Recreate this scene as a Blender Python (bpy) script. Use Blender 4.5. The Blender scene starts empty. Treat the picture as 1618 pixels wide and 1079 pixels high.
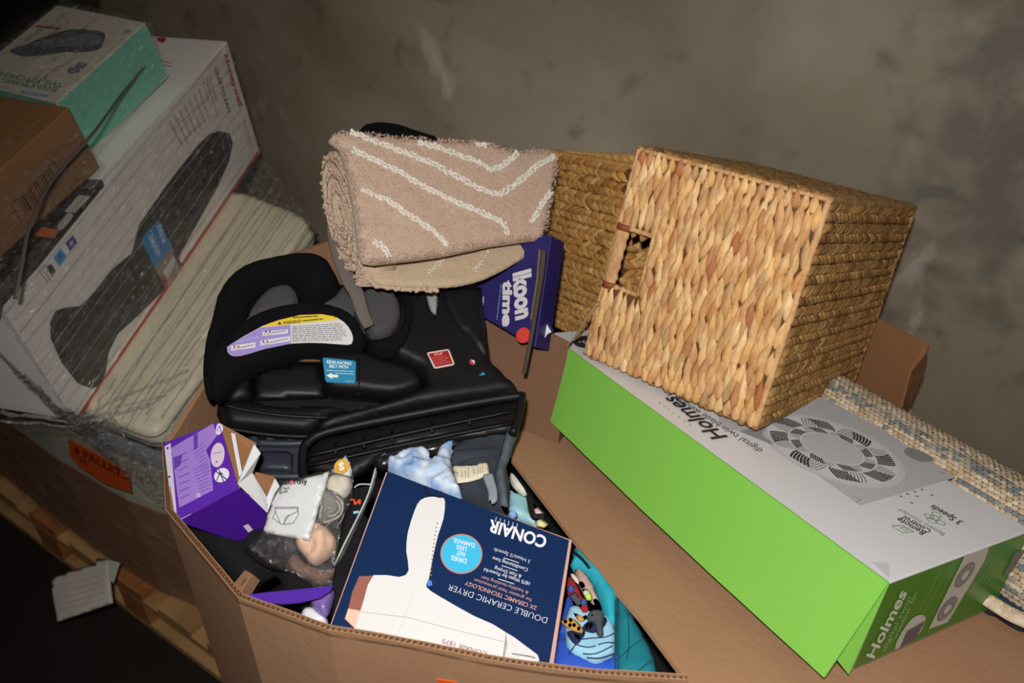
import bpy, bmesh, math, random, json
import numpy as np
from mathutils import Vector, Matrix, noise, geometry
random.seed(7)
S = bpy.context.scene
COL = S.collection
# ------------------------------------------------------------------ camera
F = 1400.0; PITCH = math.radians(36); CAM = Vector((0, 0, 1.91))
CP, SP = math.cos(PITCH), math.sin(PITCH)
RT, FW, DN = Vector((1, 0, 0)), Vector((0, CP, -SP)), Vector((0, -SP, -CP))
cd = bpy.data.cameras.new('camera'); cam = bpy.data.objects.new('camera', cd); COL.objects.link(cam)
cam.location = CAM; cam.rotation_euler = (math.pi/2-PITCH, 0, 0)
cd.sensor_width = 36; cd.lens = F/1618*36; cd.clip_start = .05
cd.dof.use_dof = True; cd.dof.focus_distance = 1.2; cd.dof.aperture_fstop = 5.0
S.camera = cam
FIT = {"fan": {"c": [0.3567, 0.9817, 0.9828], "d": [0.6733, 0.3146, 0.1269], "R": [[0.53, 0.8283, 0.1818], [-0.8425, 0.4899, 0.224], [0.0965, -0.2719, 0.9575]]}, "basket": {"c": [0.3353, 1.0369, 1.2643], "d": [0.2437, 0.2715, 0.3794], "R": [[0.7679, 0.2205, -0.6014], [-0.6393, 0.3225, -0.6981], [0.04, 0.9205, 0.3887]]}, "basket2": {"c": [0.2624, 1.6347, 0.9696], "d": [0.2671, 0.355, 0.2832], "R": [[0.5178, 0.0874, -0.851], [-0.8164, 0.3477, -0.461], [0.2556, 0.9335, 0.2515]]}, "tower": {"c": [-0.8345, 1.6746, 1.0418], "d": [0.8763, 0.3044, 0.1995], "R": [[0.2077, -0.0432, 0.9772], [0.96, -0.1826, -0.2121], [0.1876, 0.9822, 0.0036]]}, "mint": {"c": [-1.183, 2.341, 1.0833], "d": [0.3592, 0.3043, 0.1697], "R": [[0.381, -0.922, -0.0691], [0.8807, 0.3846, -0.2765], [0.2815, 0.0445, 0.9585]]}, "carton": {"c": [-1.3581, 2.0793, 0.9031], "d": [0.4617, 0.2926, 0.1939], "R": [[0.3294, -0.9419, -0.0653], [0.915, 0.3355, -0.2241], [0.233, 0.014, 0.9724]]}, "purple": {"c": [-0.385, 0.8591, 1.0509], "d": [0.0813, 0.1039, 0.1458], "R": [[0.9068, -0.3658, -0.2096], [0.2222, 0.8371, -0.4999], [0.3584, 0.4067, 0.8404]]}}
# ------------------------------------------------------------------ light
S.view_settings.view_transform = 'Standard'; S.view_settings.look = 'None'
S.view_settings.gamma = 1; S.view_settings.use_curve_mapping = False
S.view_settings.exposure = 0.0
w = bpy.data.worlds.new('world'); S.world = w; w.use_nodes = True
w.node_tree.nodes['Background'].inputs[0].default_value = (1, .8, .6, 1)
w.node_tree.nodes['Background'].inputs[1].default_value = .018
ld = bpy.data.lights.new('camera_flash', 'SPOT'); ld.energy = 85; ld.spot_size = math.radians(106); ld.spot_blend = 1.0
ld.shadow_soft_size = .022; ld.color = (1, .97, .94)
lo = bpy.data.objects.new('camera_flash', ld); COL.objects.link(lo); lo.location = (-.03, -.03, 2.07)
lo.rotation_euler = (Vector((.20, .95, 1.10))-lo.location).to_track_quat('-Z', 'Y').to_euler()
ad = bpy.data.lights.new('ambient_fill_area', 'AREA'); ad.shape = 'DISK'; ad.size = 1.2; ad.energy = 9; ad.color = (1, .82, .62)  # weak area light added as ambient fill, not a known lamp
ao = bpy.data.objects.new('ambient_fill_area', ad); COL.objects.link(ao); ao.location = (1.6, -1.2, 4.5)
ao.rotation_euler = (Vector((0, 1.2, 1))-ao.location).to_track_quat('-Z', 'Y').to_euler()

# ------------------------------------------------------------------ projection helpers (real points, at real distances)
def P(x, y, d): return CAM+d*(FW+RT*((x-809)/F)+DN*((y-539.5)/F))
def ray(x, y): return (FW+RT*((x-809)/F)+DN*((y-539.5)/F))
def crop(ox, oy, s):
    return lambda *pts: [(ox+a/s, oy+b/s) for a, b in pts]
c1 = crop(0, 0, 2.698); c2 = crop(0, 350, 2.698); c3 = crop(0, 680, 2.705); c4 = crop(300, 370, 2.698); c5 = crop(490, 180, 3.371)
c6 = crop(240, 650, 3.0825); c7 = crop(520, 680, 2.7036); c8 = crop(820, 200, 2.1576); cf = crop(1180, 580, 3.372)
ce = crop(1180, 820, 3.694); cn = crop(740, 380, 4.15); cg = crop(680, 800, 4.15); cb = crop(860, 860, 4.927); cj = crop(600, 680, 5.393)
cm = crop(0, 0, 5.393); cc = crop(0, 180, 3.371); cl = crop(320, 480, 3.854); ch = crop(920, 220, 2.995); ct = crop(300, 20, 4.493)
cu = crop(820, 500, 3.5975); cv = crop(1040, 560, 5.935)

class Frame:
    def __init__(s, o, n, u=None):
        s.o = Vector(o); s.n = Vector(n).normalized()
        if s.n.dot(CAM-s.o) < 0 and u is None: s.n = -s.n
        u = Vector(u) if u is not None else RT
        s.u = (u-s.n*u.dot(s.n)).normalized(); s.v = s.n.cross(s.u).normalized()
    def hit(s, x, y):
        r = ray(x, y); t = (s.o-CAM).dot(s.n)/r.dot(s.n); return CAM+r*t
    def loc(s, x, y):
        p = s.hit(x, y)-s.o; return Vector((p.dot(s.u), p.dot(s.v)))
    def w(s, a, b, h=0): return s.o+s.u*a+s.v*b+s.n*h
    def up(s, h): return Frame(s.o+s.n*h, s.n, s.u)
def pl3(a, b, c):
    A, B, C_ = P(*a), P(*b), P(*c); return Frame(A, (B-A).cross(C_-A))
def zpl(z): return Frame((0, 0, z), (0, 0, 1))
def atz(x, y, z): return zpl(z).hit(x, y)

# ------------------------------------------------------------------ materials
def lin(c):
    r = []
    for v in c[:3]:
        v /= 255.0; r.append(v/12.92 if v <= .04045 else ((v+.055)/1.055)**2.4)
    return (*r, 1)
_M = {}
def M(name, c, rough=.7, var=0, vscale=20, bump=0, bscale=200, spec=.4, c2=None, stretch=None, metal=0, island=0, coat=0):
    if name in _M: return _M[name]
    m = bpy.data.materials.new(name); m.use_nodes = True; nt = m.node_tree; N = nt.nodes; L = nt.links
    b = N['Principled BSDF']; b.inputs['Base Color'].default_value = lin(c); b.inputs['Roughness'].default_value = rough
    b.inputs['Specular IOR Level'].default_value = spec; b.inputs['Metallic'].default_value = metal
    if coat: b.inputs['Coat Weight'].default_value = coat; b.inputs['Coat Roughness'].default_value = .25
    tc = N.new('ShaderNodeTexCoord'); src = tc.outputs['Object']
    if stretch:
        mp = N.new('ShaderNodeMapping'); mp.inputs['Scale'].default_value = stretch; L.new(src, mp.inputs[0]); src = mp.outputs[0]
    if var or island:
        mix = N.new('ShaderNodeMix'); mix.data_type = 'RGBA'
        cc_ = lin(c2) if c2 else lin([v*(1-.5) for v in c])
        mix.inputs[6].default_value = lin(c); mix.inputs[7].default_value = cc_
        if island:
            g = N.new('ShaderNodeNewGeometry'); rp = N.new('ShaderNodeValToRGB')
            cols = island; rp.color_ramp.elements[0].color = lin(cols[0]); rp.color_ramp.elements[1].color = lin(cols[-1])
            for i, k in enumerate(cols[1:-1]):
                e = rp.color_ramp.elements.new((i+1)/(len(cols)-1)); e.color = lin(k)
            L.new(g.outputs['Random Per Island'], rp.inputs[0]); L.new(rp.outputs[0], mix.inputs[6])
        n = N.new('ShaderNodeTexNoise'); n.inputs['Scale'].default_value = vscale; n.inputs['Detail'].default_value = 5; L.new(src, n.inputs['Vector'])
        mr = N.new('ShaderNodeMapRange'); mr.inputs[1].default_value = .35; mr.inputs[2].default_value = .7; mr.inputs[4].default_value = var
        L.new(n.outputs[0], mr.inputs[0]); L.new(mr.outputs[0], mix.inputs[0]); L.new(mix.outputs[2], b.inputs['Base Color'])
    if bump:
        n2 = N.new('ShaderNodeTexNoise'); n2.inputs['Scale'].default_value = bscale; n2.inputs['Detail'].default_value = 4; L.new(src, n2.inputs['Vector'])
        bp = N.new('ShaderNodeBump'); bp.inputs['Strength'].default_value = bump; bp.inputs['Distance'].default_value = .003
        L.new(n2.outputs[0], bp.inputs['Height']); L.new(bp.outputs[0], b.inputs['Normal'])
    _M[name] = m; return m
def film(name, alpha=.8, rough=.12, tint=(225, 225, 222), bump=.6, scale=(14, 14, 90), bdist=.02, gf=.05):
    if name in _M: return _M[name]
    m = bpy.data.materials.new(name); m.use_nodes = True; nt = m.node_tree; N = nt.nodes; L = nt.links
    b = N['Principled BSDF']; b.inputs['Base Color'].default_value = lin(tint); b.inputs['Roughness'].default_value = rough
    b.inputs['Specular IOR Level'].default_value = .8; b.inputs['Coat Weight'].default_value = 1; b.inputs['Coat Roughness'].default_value = .05
    tr = N.new('ShaderNodeBsdfTransparent'); mx = N.new('ShaderNodeMixShader')
    tc = N.new('ShaderNodeTexCoord'); mp = N.new('ShaderNodeMapping'); mp.inputs['Scale'].default_value = scale; L.new(tc.outputs['Object'], mp.inputs[0])
    n = N.new('ShaderNodeTexNoise'); n.inputs['Scale'].default_value = 1; n.inputs['Detail'].default_value = 6; n.inputs['Distortion'].default_value = .8
    L.new(mp.outputs[0], n.inputs['Vector'])
    mr = N.new('ShaderNodeMapRange'); mr.inputs[1].default_value = .42; mr.inputs[2].default_value = .72
    mr.inputs[3].default_value = (1-alpha)*.3; mr.inputs[4].default_value = (1-alpha)*1.7
    L.new(n.outputs[0], mr.inputs[0]); L.new(mr.outputs[0], mx.inputs[0])
    bp = N.new('ShaderNodeBump'); bp.inputs['Strength'].default_value = bump; bp.inputs['Distance'].default_value = bdist
    L.new(n.outputs[0], bp.inputs['Height']); L.new(bp.outputs[0], b.inputs['Normal'])
    L.new(tr.outputs[0], mx.inputs[1]); L.new(b.outputs[0], mx.inputs[2])
    b.inputs['Roughness'].default_value = .6; b.inputs['Specular IOR Level'].default_value = 0; b.inputs['Coat Weight'].default_value = 0
    gl = N.new('ShaderNodeBsdfGlossy'); gl.inputs['Roughness'].default_value = rough; L.new(bp.outputs[0], gl.inputs['Normal'])
    fr = N.new('ShaderNodeMath'); fr.operation = 'MULTIPLY_ADD'; lw = N.new('ShaderNodeLayerWeight'); lw.inputs[0].default_value = .25; L.new(lw.outputs['Facing'], fr.inputs[0]); fr.inputs[1].default_value = .22; fr.inputs[2].default_value = gf; m2 = N.new('ShaderNodeMixShader')
    L.new(fr.outputs[0], m2.inputs[0]); L.new(mx.outputs[0], m2.inputs[1]); L.new(gl.outputs[0], m2.inputs[2]); L.new(m2.outputs[0], N['Material Output'].inputs[0])
    _M[name] = m; return m
def solid(c, rough=.6, spec=.3):
    return M('print_%d_%d_%d' % tuple(int(v) for v in c), c, rough, spec=spec)

# ------------------------------------------------------------------ object helpers
def link(name, vs, fs, mats, parent=None, mi=None, smooth=True, label=None):
    off = parent.matrix_world_loc if parent is not None and hasattr(parent, 'matrix_world_loc') else None
    me = bpy.data.meshes.new(name)
    base = OFF.get(parent.name, Vector((0, 0, 0))) if parent is not None else Vector((0, 0, 0))
    me.from_pydata([tuple(Vector(v)-base) for v in vs], [], [tuple(f) for f in fs])
    if not isinstance(mats, (list, tuple)): mats = [mats]
    for m in mats: me.materials.append(m)
    if mi: me.polygons.foreach_set('material_index', mi)
    me.polygons.foreach_set('use_smooth', [smooth]*len(me.polygons)); me.update()
    o = bpy.data.objects.new(name, me); COL.objects.link(o)
    OFF[o.name] = base
    if parent is not None: o.parent = parent
    if label: o['label'] = label
    return o
OFF = {}
def thing(name, label, cat, loc, group=None):
    o = bpy.data.objects.new(name, None); o.empty_display_size = .05; COL.objects.link(o); o.location = loc
    o['label'] = label; o['category'] = cat
    if group: o['group'] = group
    OFF[o.name] = Vector(loc); return o
def tag(o, label, cat, group=None):
    o['label'] = label; o['category'] = cat
    if group: o['group'] = group
    # put the origin on the object itself
    me = o.data; xs = np.empty(len(me.vertices)*3); me.vertices.foreach_get('co', xs); xs = xs.reshape(-1, 3)
    c = Vector((float(xs[:, 0].mean()), float(xs[:, 1].mean()), float(xs[:, 2].min())))
    me.transform(Matrix.Translation(-c)); o.location = c; OFF[o.name] = c
    return o
def struct(o): o['kind'] = 'structure'; return o

def smooth_loop(pts, k=4):
    n = len(pts); out = []
    for i in range(n):
        p0, p1, p2, p3 = [Vector(pts[(i+j-1) % n]) for j in range(4)]
        for t in [q/k for q in range(k)]:
            out.append(.5*((2*p1)+(-p0+p2)*t+(2*p0-5*p1+4*p2-p3)*t*t+(-p0+3*p1-3*p2+p3)*t**3))
    return out
def smooth_open(pts, k=5):
    n = len(pts); out = []
    P_ = [Vector(p) for p in pts]
    for i in range(n-1):
        p0, p1, p2, p3 = P_[max(i-1, 0)], P_[i], P_[i+1], P_[min(i+2, n-1)]
        for t in [q/k for q in range(k)]:
            out.append(.5*((2*p1)+(-p0+p2)*t+(2*p0-5*p1+4*p2-p3)*t*t+(-p0+3*p1-3*p2+p3)*t**3))
    out.append(P_[-1]); return out
def fold_noise(p, s, seed=0):
    q = Vector((p[0]*s+seed, p[1]*s-seed, seed*1.7)); a = noise.noise(q); 
    r = 1-abs(noise.noise(q*1.7+Vector((5, 2, 1))))*2
    return .55*a+.45*r*.6
def puff(name, px, fr, mat, hf=.01, hb=.01, er=.02, res=.008, amp=0, ns=25, seed=0, sm=3, parent=None, label=None, local=False, dome=None, warp=None, hfun=None):
    """closed solid over an outline lying on frame fr: rounded rim, thickness, folds"""
    l2 = [Vector(p) for p in px] if local else [fr.loc(*p) for p in px]
    if sm: l2 = smooth_loop(l2, sm)
    # resample long edges
    b = []
    for i, p in enumerate(l2):
        q = l2[(i+1) % len(l2)]; n = max(1, int((q-p).length/(res*1.3)))
        for j in range(n): b.append(p.lerp(q, j/n))
    nb = len(b)
    A = np.array([(p.x, p.y) for p in b]); B = np.roll(A, -1, 0)
    x0, y0 = A.min(0); x1, y1 = A.max(0)
    gx, gy = np.meshgrid(np.arange(x0, x1, res), np.arange(y0, y1, res*.87)); gx[1::2] += res/2
    G = np.stack([gx.ravel(), gy.ravel()], 1)
    ins = np.zeros(len(G), bool)
    for (ax, ay), (bx, by) in zip(A, B):
        c = ((ay > G[:, 1]) != (by > G[:, 1]))
        with np.errstate(divide='ignore', invalid='ignore'):
            xi = (bx-ax)*(G[:, 1]-ay)/((by-ay) if by != ay else 1e-12)+ax
        ins ^= c & (G[:, 0] < xi)
    G = G[ins]
    def dist(Q):
        d = np.full(len(Q), 1e9)
        for a, bb in zip(A, B):
            ab = bb-a; L2 = max(1e-12, ab@ab); t = np.clip(((Q-a)@ab)/L2, 0, 1)
            d = np.minimum(d, np.linalg.norm(Q-(a+t[:, None]*ab), axis=1))
        return d
    D = dist(G) if len(G) else np.zeros(0)
    G = G[D > res*.45]
    vin = [Vector((float(p[0]), float(p[1]))) for p in A]+[Vector((float(p[0]), float(p[1]))) for p in G]
    r = geometry.delaunay_2d_cdt(vin, [(i, (i+1) % nb) for i in range(nb)], [], 1, 1e-7)
    V2, FS = r[0], r[2]
    Q = np.array([(v.x, v.y) for v in V2]); D = dist(Q)
    t = np.clip(D/er, 0, 1); g = np.sqrt(np.clip(1-(1-t)**2, 0, 1))
    cx, cy = Q.mean(0); vs = []; n = len(Q)
    for i in range(n):
        h = hf*g[i]
        if dome: h += dome*g[i]*min(1, D[i]/(D.max()+1e-9))
        if amp: h += amp*g[i]*(fold_noise(Q[i], ns, seed)+.25*fold_noise(Q[i], ns*3, seed+3))
        if hfun: h += hfun(Q[i][0], Q[i][1])*g[i]
        vs.append(fr.w(Q[i][0], Q[i][1], h))
    edge = D < 1e-6
    m = {}; fs = [tuple(f) for f in FS]
    for i in range(n):
        if edge[i]: m[i] = i
        else: m[i] = len(vs); vs.append(fr.w(Q[i][0], Q[i][1], -hb*g[i]))
    fs2 = []
    for f in fs:
        a, bb, c = [Vector(Q[k]) for k in f[:3]]
        ccw = (bb-a).cross(c-a) > 0 if hasattr((bb-a), 'cross') else True
        f = f if ccw else f[::-1]
        fs2.append(f); fs2.append(tuple(m[k] for k in f)[::-1])
    if warp: vs = [warp(v) for v in vs]
    return link(name, vs, fs2, mat, parent, label=label)
def panel(name, px, fr, mat, th=.003, parent=None, label=None, world=False, bevel=0, mats=None):
    """flat board: outline with real thickness; mat front, mats[1] sides/back"""
    pts = px if world else [fr.hit(*p) for p in px]
    n = (pts[1]-pts[0]).cross(pts[2]-pts[0]).normalized() if world else fr.n
    if world:
        nn = Vector((0, 0, 0))
        for i in range(len(pts)): nn += pts[i].cross(pts[(i+1) % len(pts)])
        n = nn.normalized()
        if n.dot(CAM-pts[0]) < 0: n = -n; pts = pts[::-1]
    else:
        nn = Vector((0, 0, 0))
        for i in range(len(pts)): nn += (pts[i]-pts[0]).cross(pts[(i+1) % len(pts)]-pts[0])
        if nn.dot(n) < 0: pts = pts[::-1]
    k = len(pts); vs = list(pts)+[p-n*th for p in pts]
    fs = [tuple(range(k)), tuple(range(2*k-1, k-1, -1))]+[(i, i+k, (i+1) % k+k, (i+1) % k) for i in range(k)]
    mi = [0]+[1 if mats else 0]*(k+1)
    return link(name, vs, fs, mats or mat, parent, mi, smooth=False, label=label)
def tube(name, pts, r, mat, parent=None, seg=8, flat=None, label=None, k=4, taper=None):
    pts = smooth_open(pts, k) if k else [Vector(p) for p in pts]
    vs, fs = [], []; n = len(pts); upv = Vector((0, 0, 1))
    for i, p in enumerate(pts):
        t = (pts[min(i+1, n-1)]-pts[max(i-1, 0)]).normalized()
        a = t.cross(upv if not flat else flat)
        if a.length < 1e-4: a = t.cross(Vector((1, 0, 0)))
        a.normalize(); b = a.cross(t)
        rr = r if not callable(r) else r(i/(n-1))
        ra, rb = rr if isinstance(rr, tuple) else (rr, rr)
        for j in range(seg):
            th = 2*math.pi*j/seg; vs.append(p+a*ra*math.cos(th)+b*rb*math.sin(th))
    for i in range(n-1):
        for j in range(seg):
            fs.append((i*seg+j, i*seg+(j+1) % seg, (i+1)*seg+(j+1) % seg, (i+1)*seg+j))
    fs.append(tuple(range(seg))[::-1]); fs.append(tuple(range((n-1)*seg, n*seg)))
    return link(name, vs, fs, mat, parent, label=label)
def hexa(name, c8_, mats, mi, parent=None, bev=.003, label=None, dent=0):
    """carton body from 8 corners: 0-3 front loop (ccw seen from outside), 4-7 the same behind. mi: front, back, e01, e12, e23, e30"""
    bm = bmesh.new(); V = [bm.verts.new(p) for p in c8_]
    F_ = [(0, 1, 2, 3), (7, 6, 5, 4), (0, 4, 5, 1), (1, 5, 6, 2), (2, 6, 7, 3), (3, 7, 4, 0)]
    for f, k in zip(F_, mi):
        ff = bm.faces.new([V[i] for i in f]); ff.material_index = k
    bmesh.ops.recalc_face_normals(bm, faces=bm.faces)
    if bev: bmesh.ops.bevel(bm, geom=list(bm.edges)+list(bm.verts), offset=bev, segments=2, affect='EDGES', profile=.6)
    vs = [v.co.copy() for v in bm.verts]; bm.verts.index_update()
    fs = [[v.index for v in f.verts] for f in bm.faces]; m_ = [f.material_index for f in bm.faces]; bm.free()
    return link(name, vs, fs, mats, parent, m_, smooth=False, label=label)

_fc = {}
def glyphs(s, bold, shear):
    k = (s, bold, shear)
    if k in _fc: return _fc[k]
    c = bpy.data.curves.new('txt', 'FONT'); c.body = s; c.size = 1; c.offset = bold; c.shear = shear; c.resolution_u = 3
    o = bpy.data.objects.new('txt', c); COL.objects.link(o)
    dg = bpy.context.evaluated_depsgraph_get(); me = bpy.data.meshes.new_from_object(o.evaluated_get(dg))
    vs = [v.co.copy() for v in me.vertices]; fs = [tuple(p.vertices) for p in me.polygons]
    bpy.data.objects.remove(o); bpy.data.curves.remove(c); bpy.data.meshes.remove(me)
    x0 = min(v.x for v in vs); x1 = max(v.x for v in vs)
    _fc[k] = ([(v.x-x0, v.y) for v in vs], fs, x1-x0); return _fc[k]
class Print:
    def __init__(s, fr, parent, name='printed_artwork', base=.0008):
        s.fr, s.parent, s.name, s.base = fr, parent, name, base; s.vs, s.fs, s.mi, s.mats = [], [], [], []
    def _m(s, c):
        m = c if isinstance(c, bpy.types.Material) else solid(c)
        if m not in s.mats: s.mats.append(m)
        return s.mats.index(m)
    def add(s, pts, fs, c, lay):
        o = len(s.vs); h = s.base+lay*.00035; k = s._m(c)
        s.vs += [s.fr.w(p[0], p[1], h) for p in pts]
        for f in fs:
            p, q, r = [Vector(pts[i]) for i in f[:3]]
            s.fs.append(tuple(i+o for i in f)); s.mi.append(k)
    def poly(s, px, c, lay=0, sm=0, local=False):
        l = [Vector(p) for p in px] if local else [s.fr.loc(*p) for p in px]
        if sm: l = smooth_loop(l, sm)
        tr = geometry.tessellate_polygon([[Vector((p.x, p.y, 0)) for p in l]])
        s.add([(p.x, p.y) for p in l], tr, c, lay)
    def line(s, px, wd, c, lay=1, closed=False, local=False):
        l = [Vector(p) for p in px] if local else [s.fr.loc(*p) for p in px]
        if closed: l.append(l[0])
        for a, b in zip(l, l[1:]):
            d = (b-a)
            if d.length < 1e-6: continue
            n = Vector((-d.y, d.x)).normalized()*wd/2
            s.add([a-n, b-n, b+n, a+n], [(0, 1, 2, 3)], c, lay)
    def disc(s, px, r, c, lay=0, n=40, sx=1, sy=1, ang=0, local=False):
        o = Vector(px) if local else s.fr.loc(*px); ca, sa = math.cos(ang), math.sin(ang)
        pts = []
        for i in range(n):
            t = 2*math.pi*i/n; x, y = r*sx*math.cos(t), r*sy*math.sin(t); pts.append((o.x+x*ca-y*sa, o.y+x*sa+y*ca))
        s.add(pts, [tuple(range(n))], c, lay)
    def text(s, t, p0, p1, pup, c, lay=2, bold=0, shear=0):
        a, b, u = s.fr.loc(*p0), s.fr.loc(*p1), s.fr.loc(*pup)
        vs, fs, W = glyphs(t, bold, shear); ax = (b-a)/W; ay = (u-a)/.69
        s.add([(a.x+ax.x*x+ay.x*y, a.y+ax.y*x+ay.y*y) for x, y in vs], fs, c, lay)
    def scribble(s, p0, p1, pup, c, lay=2, rows=1, gap=1.6, seed=1, fill=.85):
        """unreadably small lines of type: rows of short word bars between p0 and p1"""
        a, b, u = s.fr.loc(*p0), s.fr.loc(*p1), s.fr.loc(*pup); rr = random.Random(seed)
        d = (u-a); ax = b-a
        for r in range(rows):
            o = a-d*gap*r; x = 0; end = 1-rr.random()*(1-fill)
            while x < end-.01:
                wd = .03+rr.random()*.09; e = min(x+wd, end)
                s.add([o+ax*x, o+ax*e, o+ax*e+d*.62, o+ax*x+d*.62], [(0, 1, 2, 3)], c, lay); x = e+.018
    def done(s, label=None):
        return link(s.name, s.vs, s.fs, s.mats, s.parent, s.mi, smooth=False, label=label)
# ------------------------------------------------------------------ materials
CARD = M('kraft_cardboard', (168, 128, 96), .75, var=.25, vscale=9, bump=.25, bscale=90, c2=(146, 108, 78), stretch=(1, 1, .6))
CARDIN = M('kraft_cardboard_inside', (150, 104, 68), .8, var=.3, vscale=12, bump=.2, bscale=120, c2=(120, 80, 50))
FLUTE = M('cardboard_flute', (112, 76, 46), .9)
BLK = M('black_plastic', (17, 16, 18), .5, bump=.15, bscale=700, spec=.3)
BLKF = M('black_fabric', (19, 19, 21), .95, bump=.8, bscale=1500, spec=.15)
GREYF = M('grey_fabric', (92, 90, 92), .95, var=.3, vscale=600, bump=.8, bscale=1400, spec=.15)
STEELP = M('blue_grey_plastic', (52, 56, 66), .4, bump=.1)
# ------------------------------------------------------------------ setting
def wall_mat():
    m = bpy.data.materials.new('stained_concrete'); m.use_nodes = True; nt = m.node_tree; N = nt.nodes; L = nt.links; b = N['Principled BSDF']
    tc = N.new('ShaderNodeTexCoord')
    def noi(sc, det=6, dist=0, mp=None):
        n = N.new('ShaderNodeTexNoise'); n.inputs['Scale'].default_value = sc; n.inputs['Detail'].default_value = det; n.inputs['Distortion'].default_value = dist
        if mp:
            q = N.new('ShaderNodeMapping'); q.inputs['Scale'].default_value = mp; L.new(tc.outputs['Object'], q.inputs[0]); L.new(q.outputs[0], n.inputs['Vector'])
        else: L.new(tc.outputs['Object'], n.inputs['Vector'])
        return n
    a = noi(1.6, 8, .4); r = N.new('ShaderNodeValToRGB'); r.color_ramp.elements[0].position = .3; r.color_ramp.elements[1].position = .72
    r.color_ramp.elements[0].color = lin((124, 112, 92)); r.color_ramp.elements[1].color = lin((172, 161, 143)); L.new(a.outputs[0], r.inputs[0])
    e = r.color_ramp.elements.new(.5); e.color = lin((144, 133, 113))
    b2 = noi(9, 10, .3); r2 = N.new('ShaderNodeMapRange'); r2.inputs[1].default_value = .60; r2.inputs[2].default_value = .78; r2.inputs[4].default_value = .75; L.new(b2.outputs[0], r2.inputs[0])
    m1 = N.new('ShaderNodeMix'); m1.data_type = 'RGBA'; L.new(r2.outputs[0], m1.inputs[0]); L.new(r.outputs[0], m1.inputs[6]); m1.inputs[7].default_value = lin((96, 84, 72))
    b3 = noi(5, 10, .8, (1, 1, .6)); r3 = N.new('ShaderNodeMapRange'); r3.inputs[1].default_value = .63; r3.inputs[2].default_value = .75; r3.inputs[4].default_value = .6; L.new(b3.outputs[0], r3.inputs[0])
    m2 = N.new('ShaderNodeMix'); m2.data_type = 'RGBA'; L.new(r3.outputs[0], m2.inputs[0]); L.new(m1.outputs[2], m2.inputs[6]); m2.inputs[7].default_value = lin((226, 220, 208))
    # a tall blue-black rubbed stain with ragged edges at the right
    q = N.new('ShaderNodeMapping'); q.inputs['Location'].default_value = (-.92*5, -1.58*5, -1.24*2.2); q.inputs['Scale'].default_value = (5, 5, 2.2); L.new(tc.outputs['Object'], q.inputs[0])
    ln_ = N.new('ShaderNodeVectorMath'); ln_.operation = 'LENGTH'; L.new(q.outputs[0], ln_.inputs[0]); b4 = noi(12, 10, .5)
    ad_ = N.new('ShaderNodeMath'); ad_.operation = 'MULTIPLY_ADD'; L.new(b4.outputs[0], ad_.inputs[0]); ad_.inputs[1].default_value = 2.6; L.new(ln_.outputs['Value'], ad_.inputs[2])
    r4 = N.new('ShaderNodeMapRange'); r4.inputs[1].default_value = 1.5; r4.inputs[2].default_value = 2.3; r4.inputs[3].default_value = .55; r4.inputs[4].default_value = 0; L.new(ad_.outputs[0], r4.inputs[0])
    m3 = N.new('ShaderNodeMix'); m3.data_type = 'RGBA'; L.new(r4.outputs[0], m3.inputs[0]); L.new(m2.outputs[2], m3.inputs[6]); m3.inputs[7].default_value = lin((58, 60, 66)); m2 = m3
    L.new(m2.outputs[2], b.inputs['Base Color']); b.inputs['Roughness'].default_value = .72
    bp = N.new('ShaderNodeBump'); bp.inputs['Strength'].default_value = .25; bp.inputs['Distance'].default_value = .01; L.new(b2.outputs[0], bp.inputs['Height']); L.new(bp.outputs[0], b.inputs['Normal'])
    return m
WD = Vector((1, -.55, 0)).normalized(); WN = Vector((-WD.y, WD.x, 0)); W0 = Vector((-.6, 2.40, 0))
def wallp(a, z, d=0): return W0+WD*a+WN*d+Vector((0, 0, z))
vs = [wallp(a, z, d) for d in (0, .15) for z in (0, 3.2) for a in (-4, 4)]
struct(link('wall_back', vs, [(0, 1, 3, 2), (4, 6, 7, 5), (0, 4, 5, 1), (2, 3, 7, 6), (0, 2, 6, 4), (1, 5, 7, 3)], wall_mat(), smooth=False))
fl = M('dark_concrete_floor', (38, 33, 29), .6, var=.4, vscale=5, bump=.2, bscale=40, c2=(26, 23, 21))
vs = [Vector((x, y, z)) for z in (0, -.1) for x, y in ((-5, -3), (5, -3), (5, 5), (-5, 5))]
struct(link('floor', vs, [(0, 1, 2, 3), (7, 6, 5, 4), (0, 4, 5, 1), (1, 5, 6, 2), (2, 6, 7, 3), (3, 7, 4, 0)], fl, smooth=False))
# wall stains: grey-black grime smears on the concrete at the right
wf = Frame(wallp(0, 0), -WN, WD)
def stain(name, c, px, sm=3):
    p = Print(wf, None, name, base=.002); p.poly(px, c, 0, sm); return p

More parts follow.
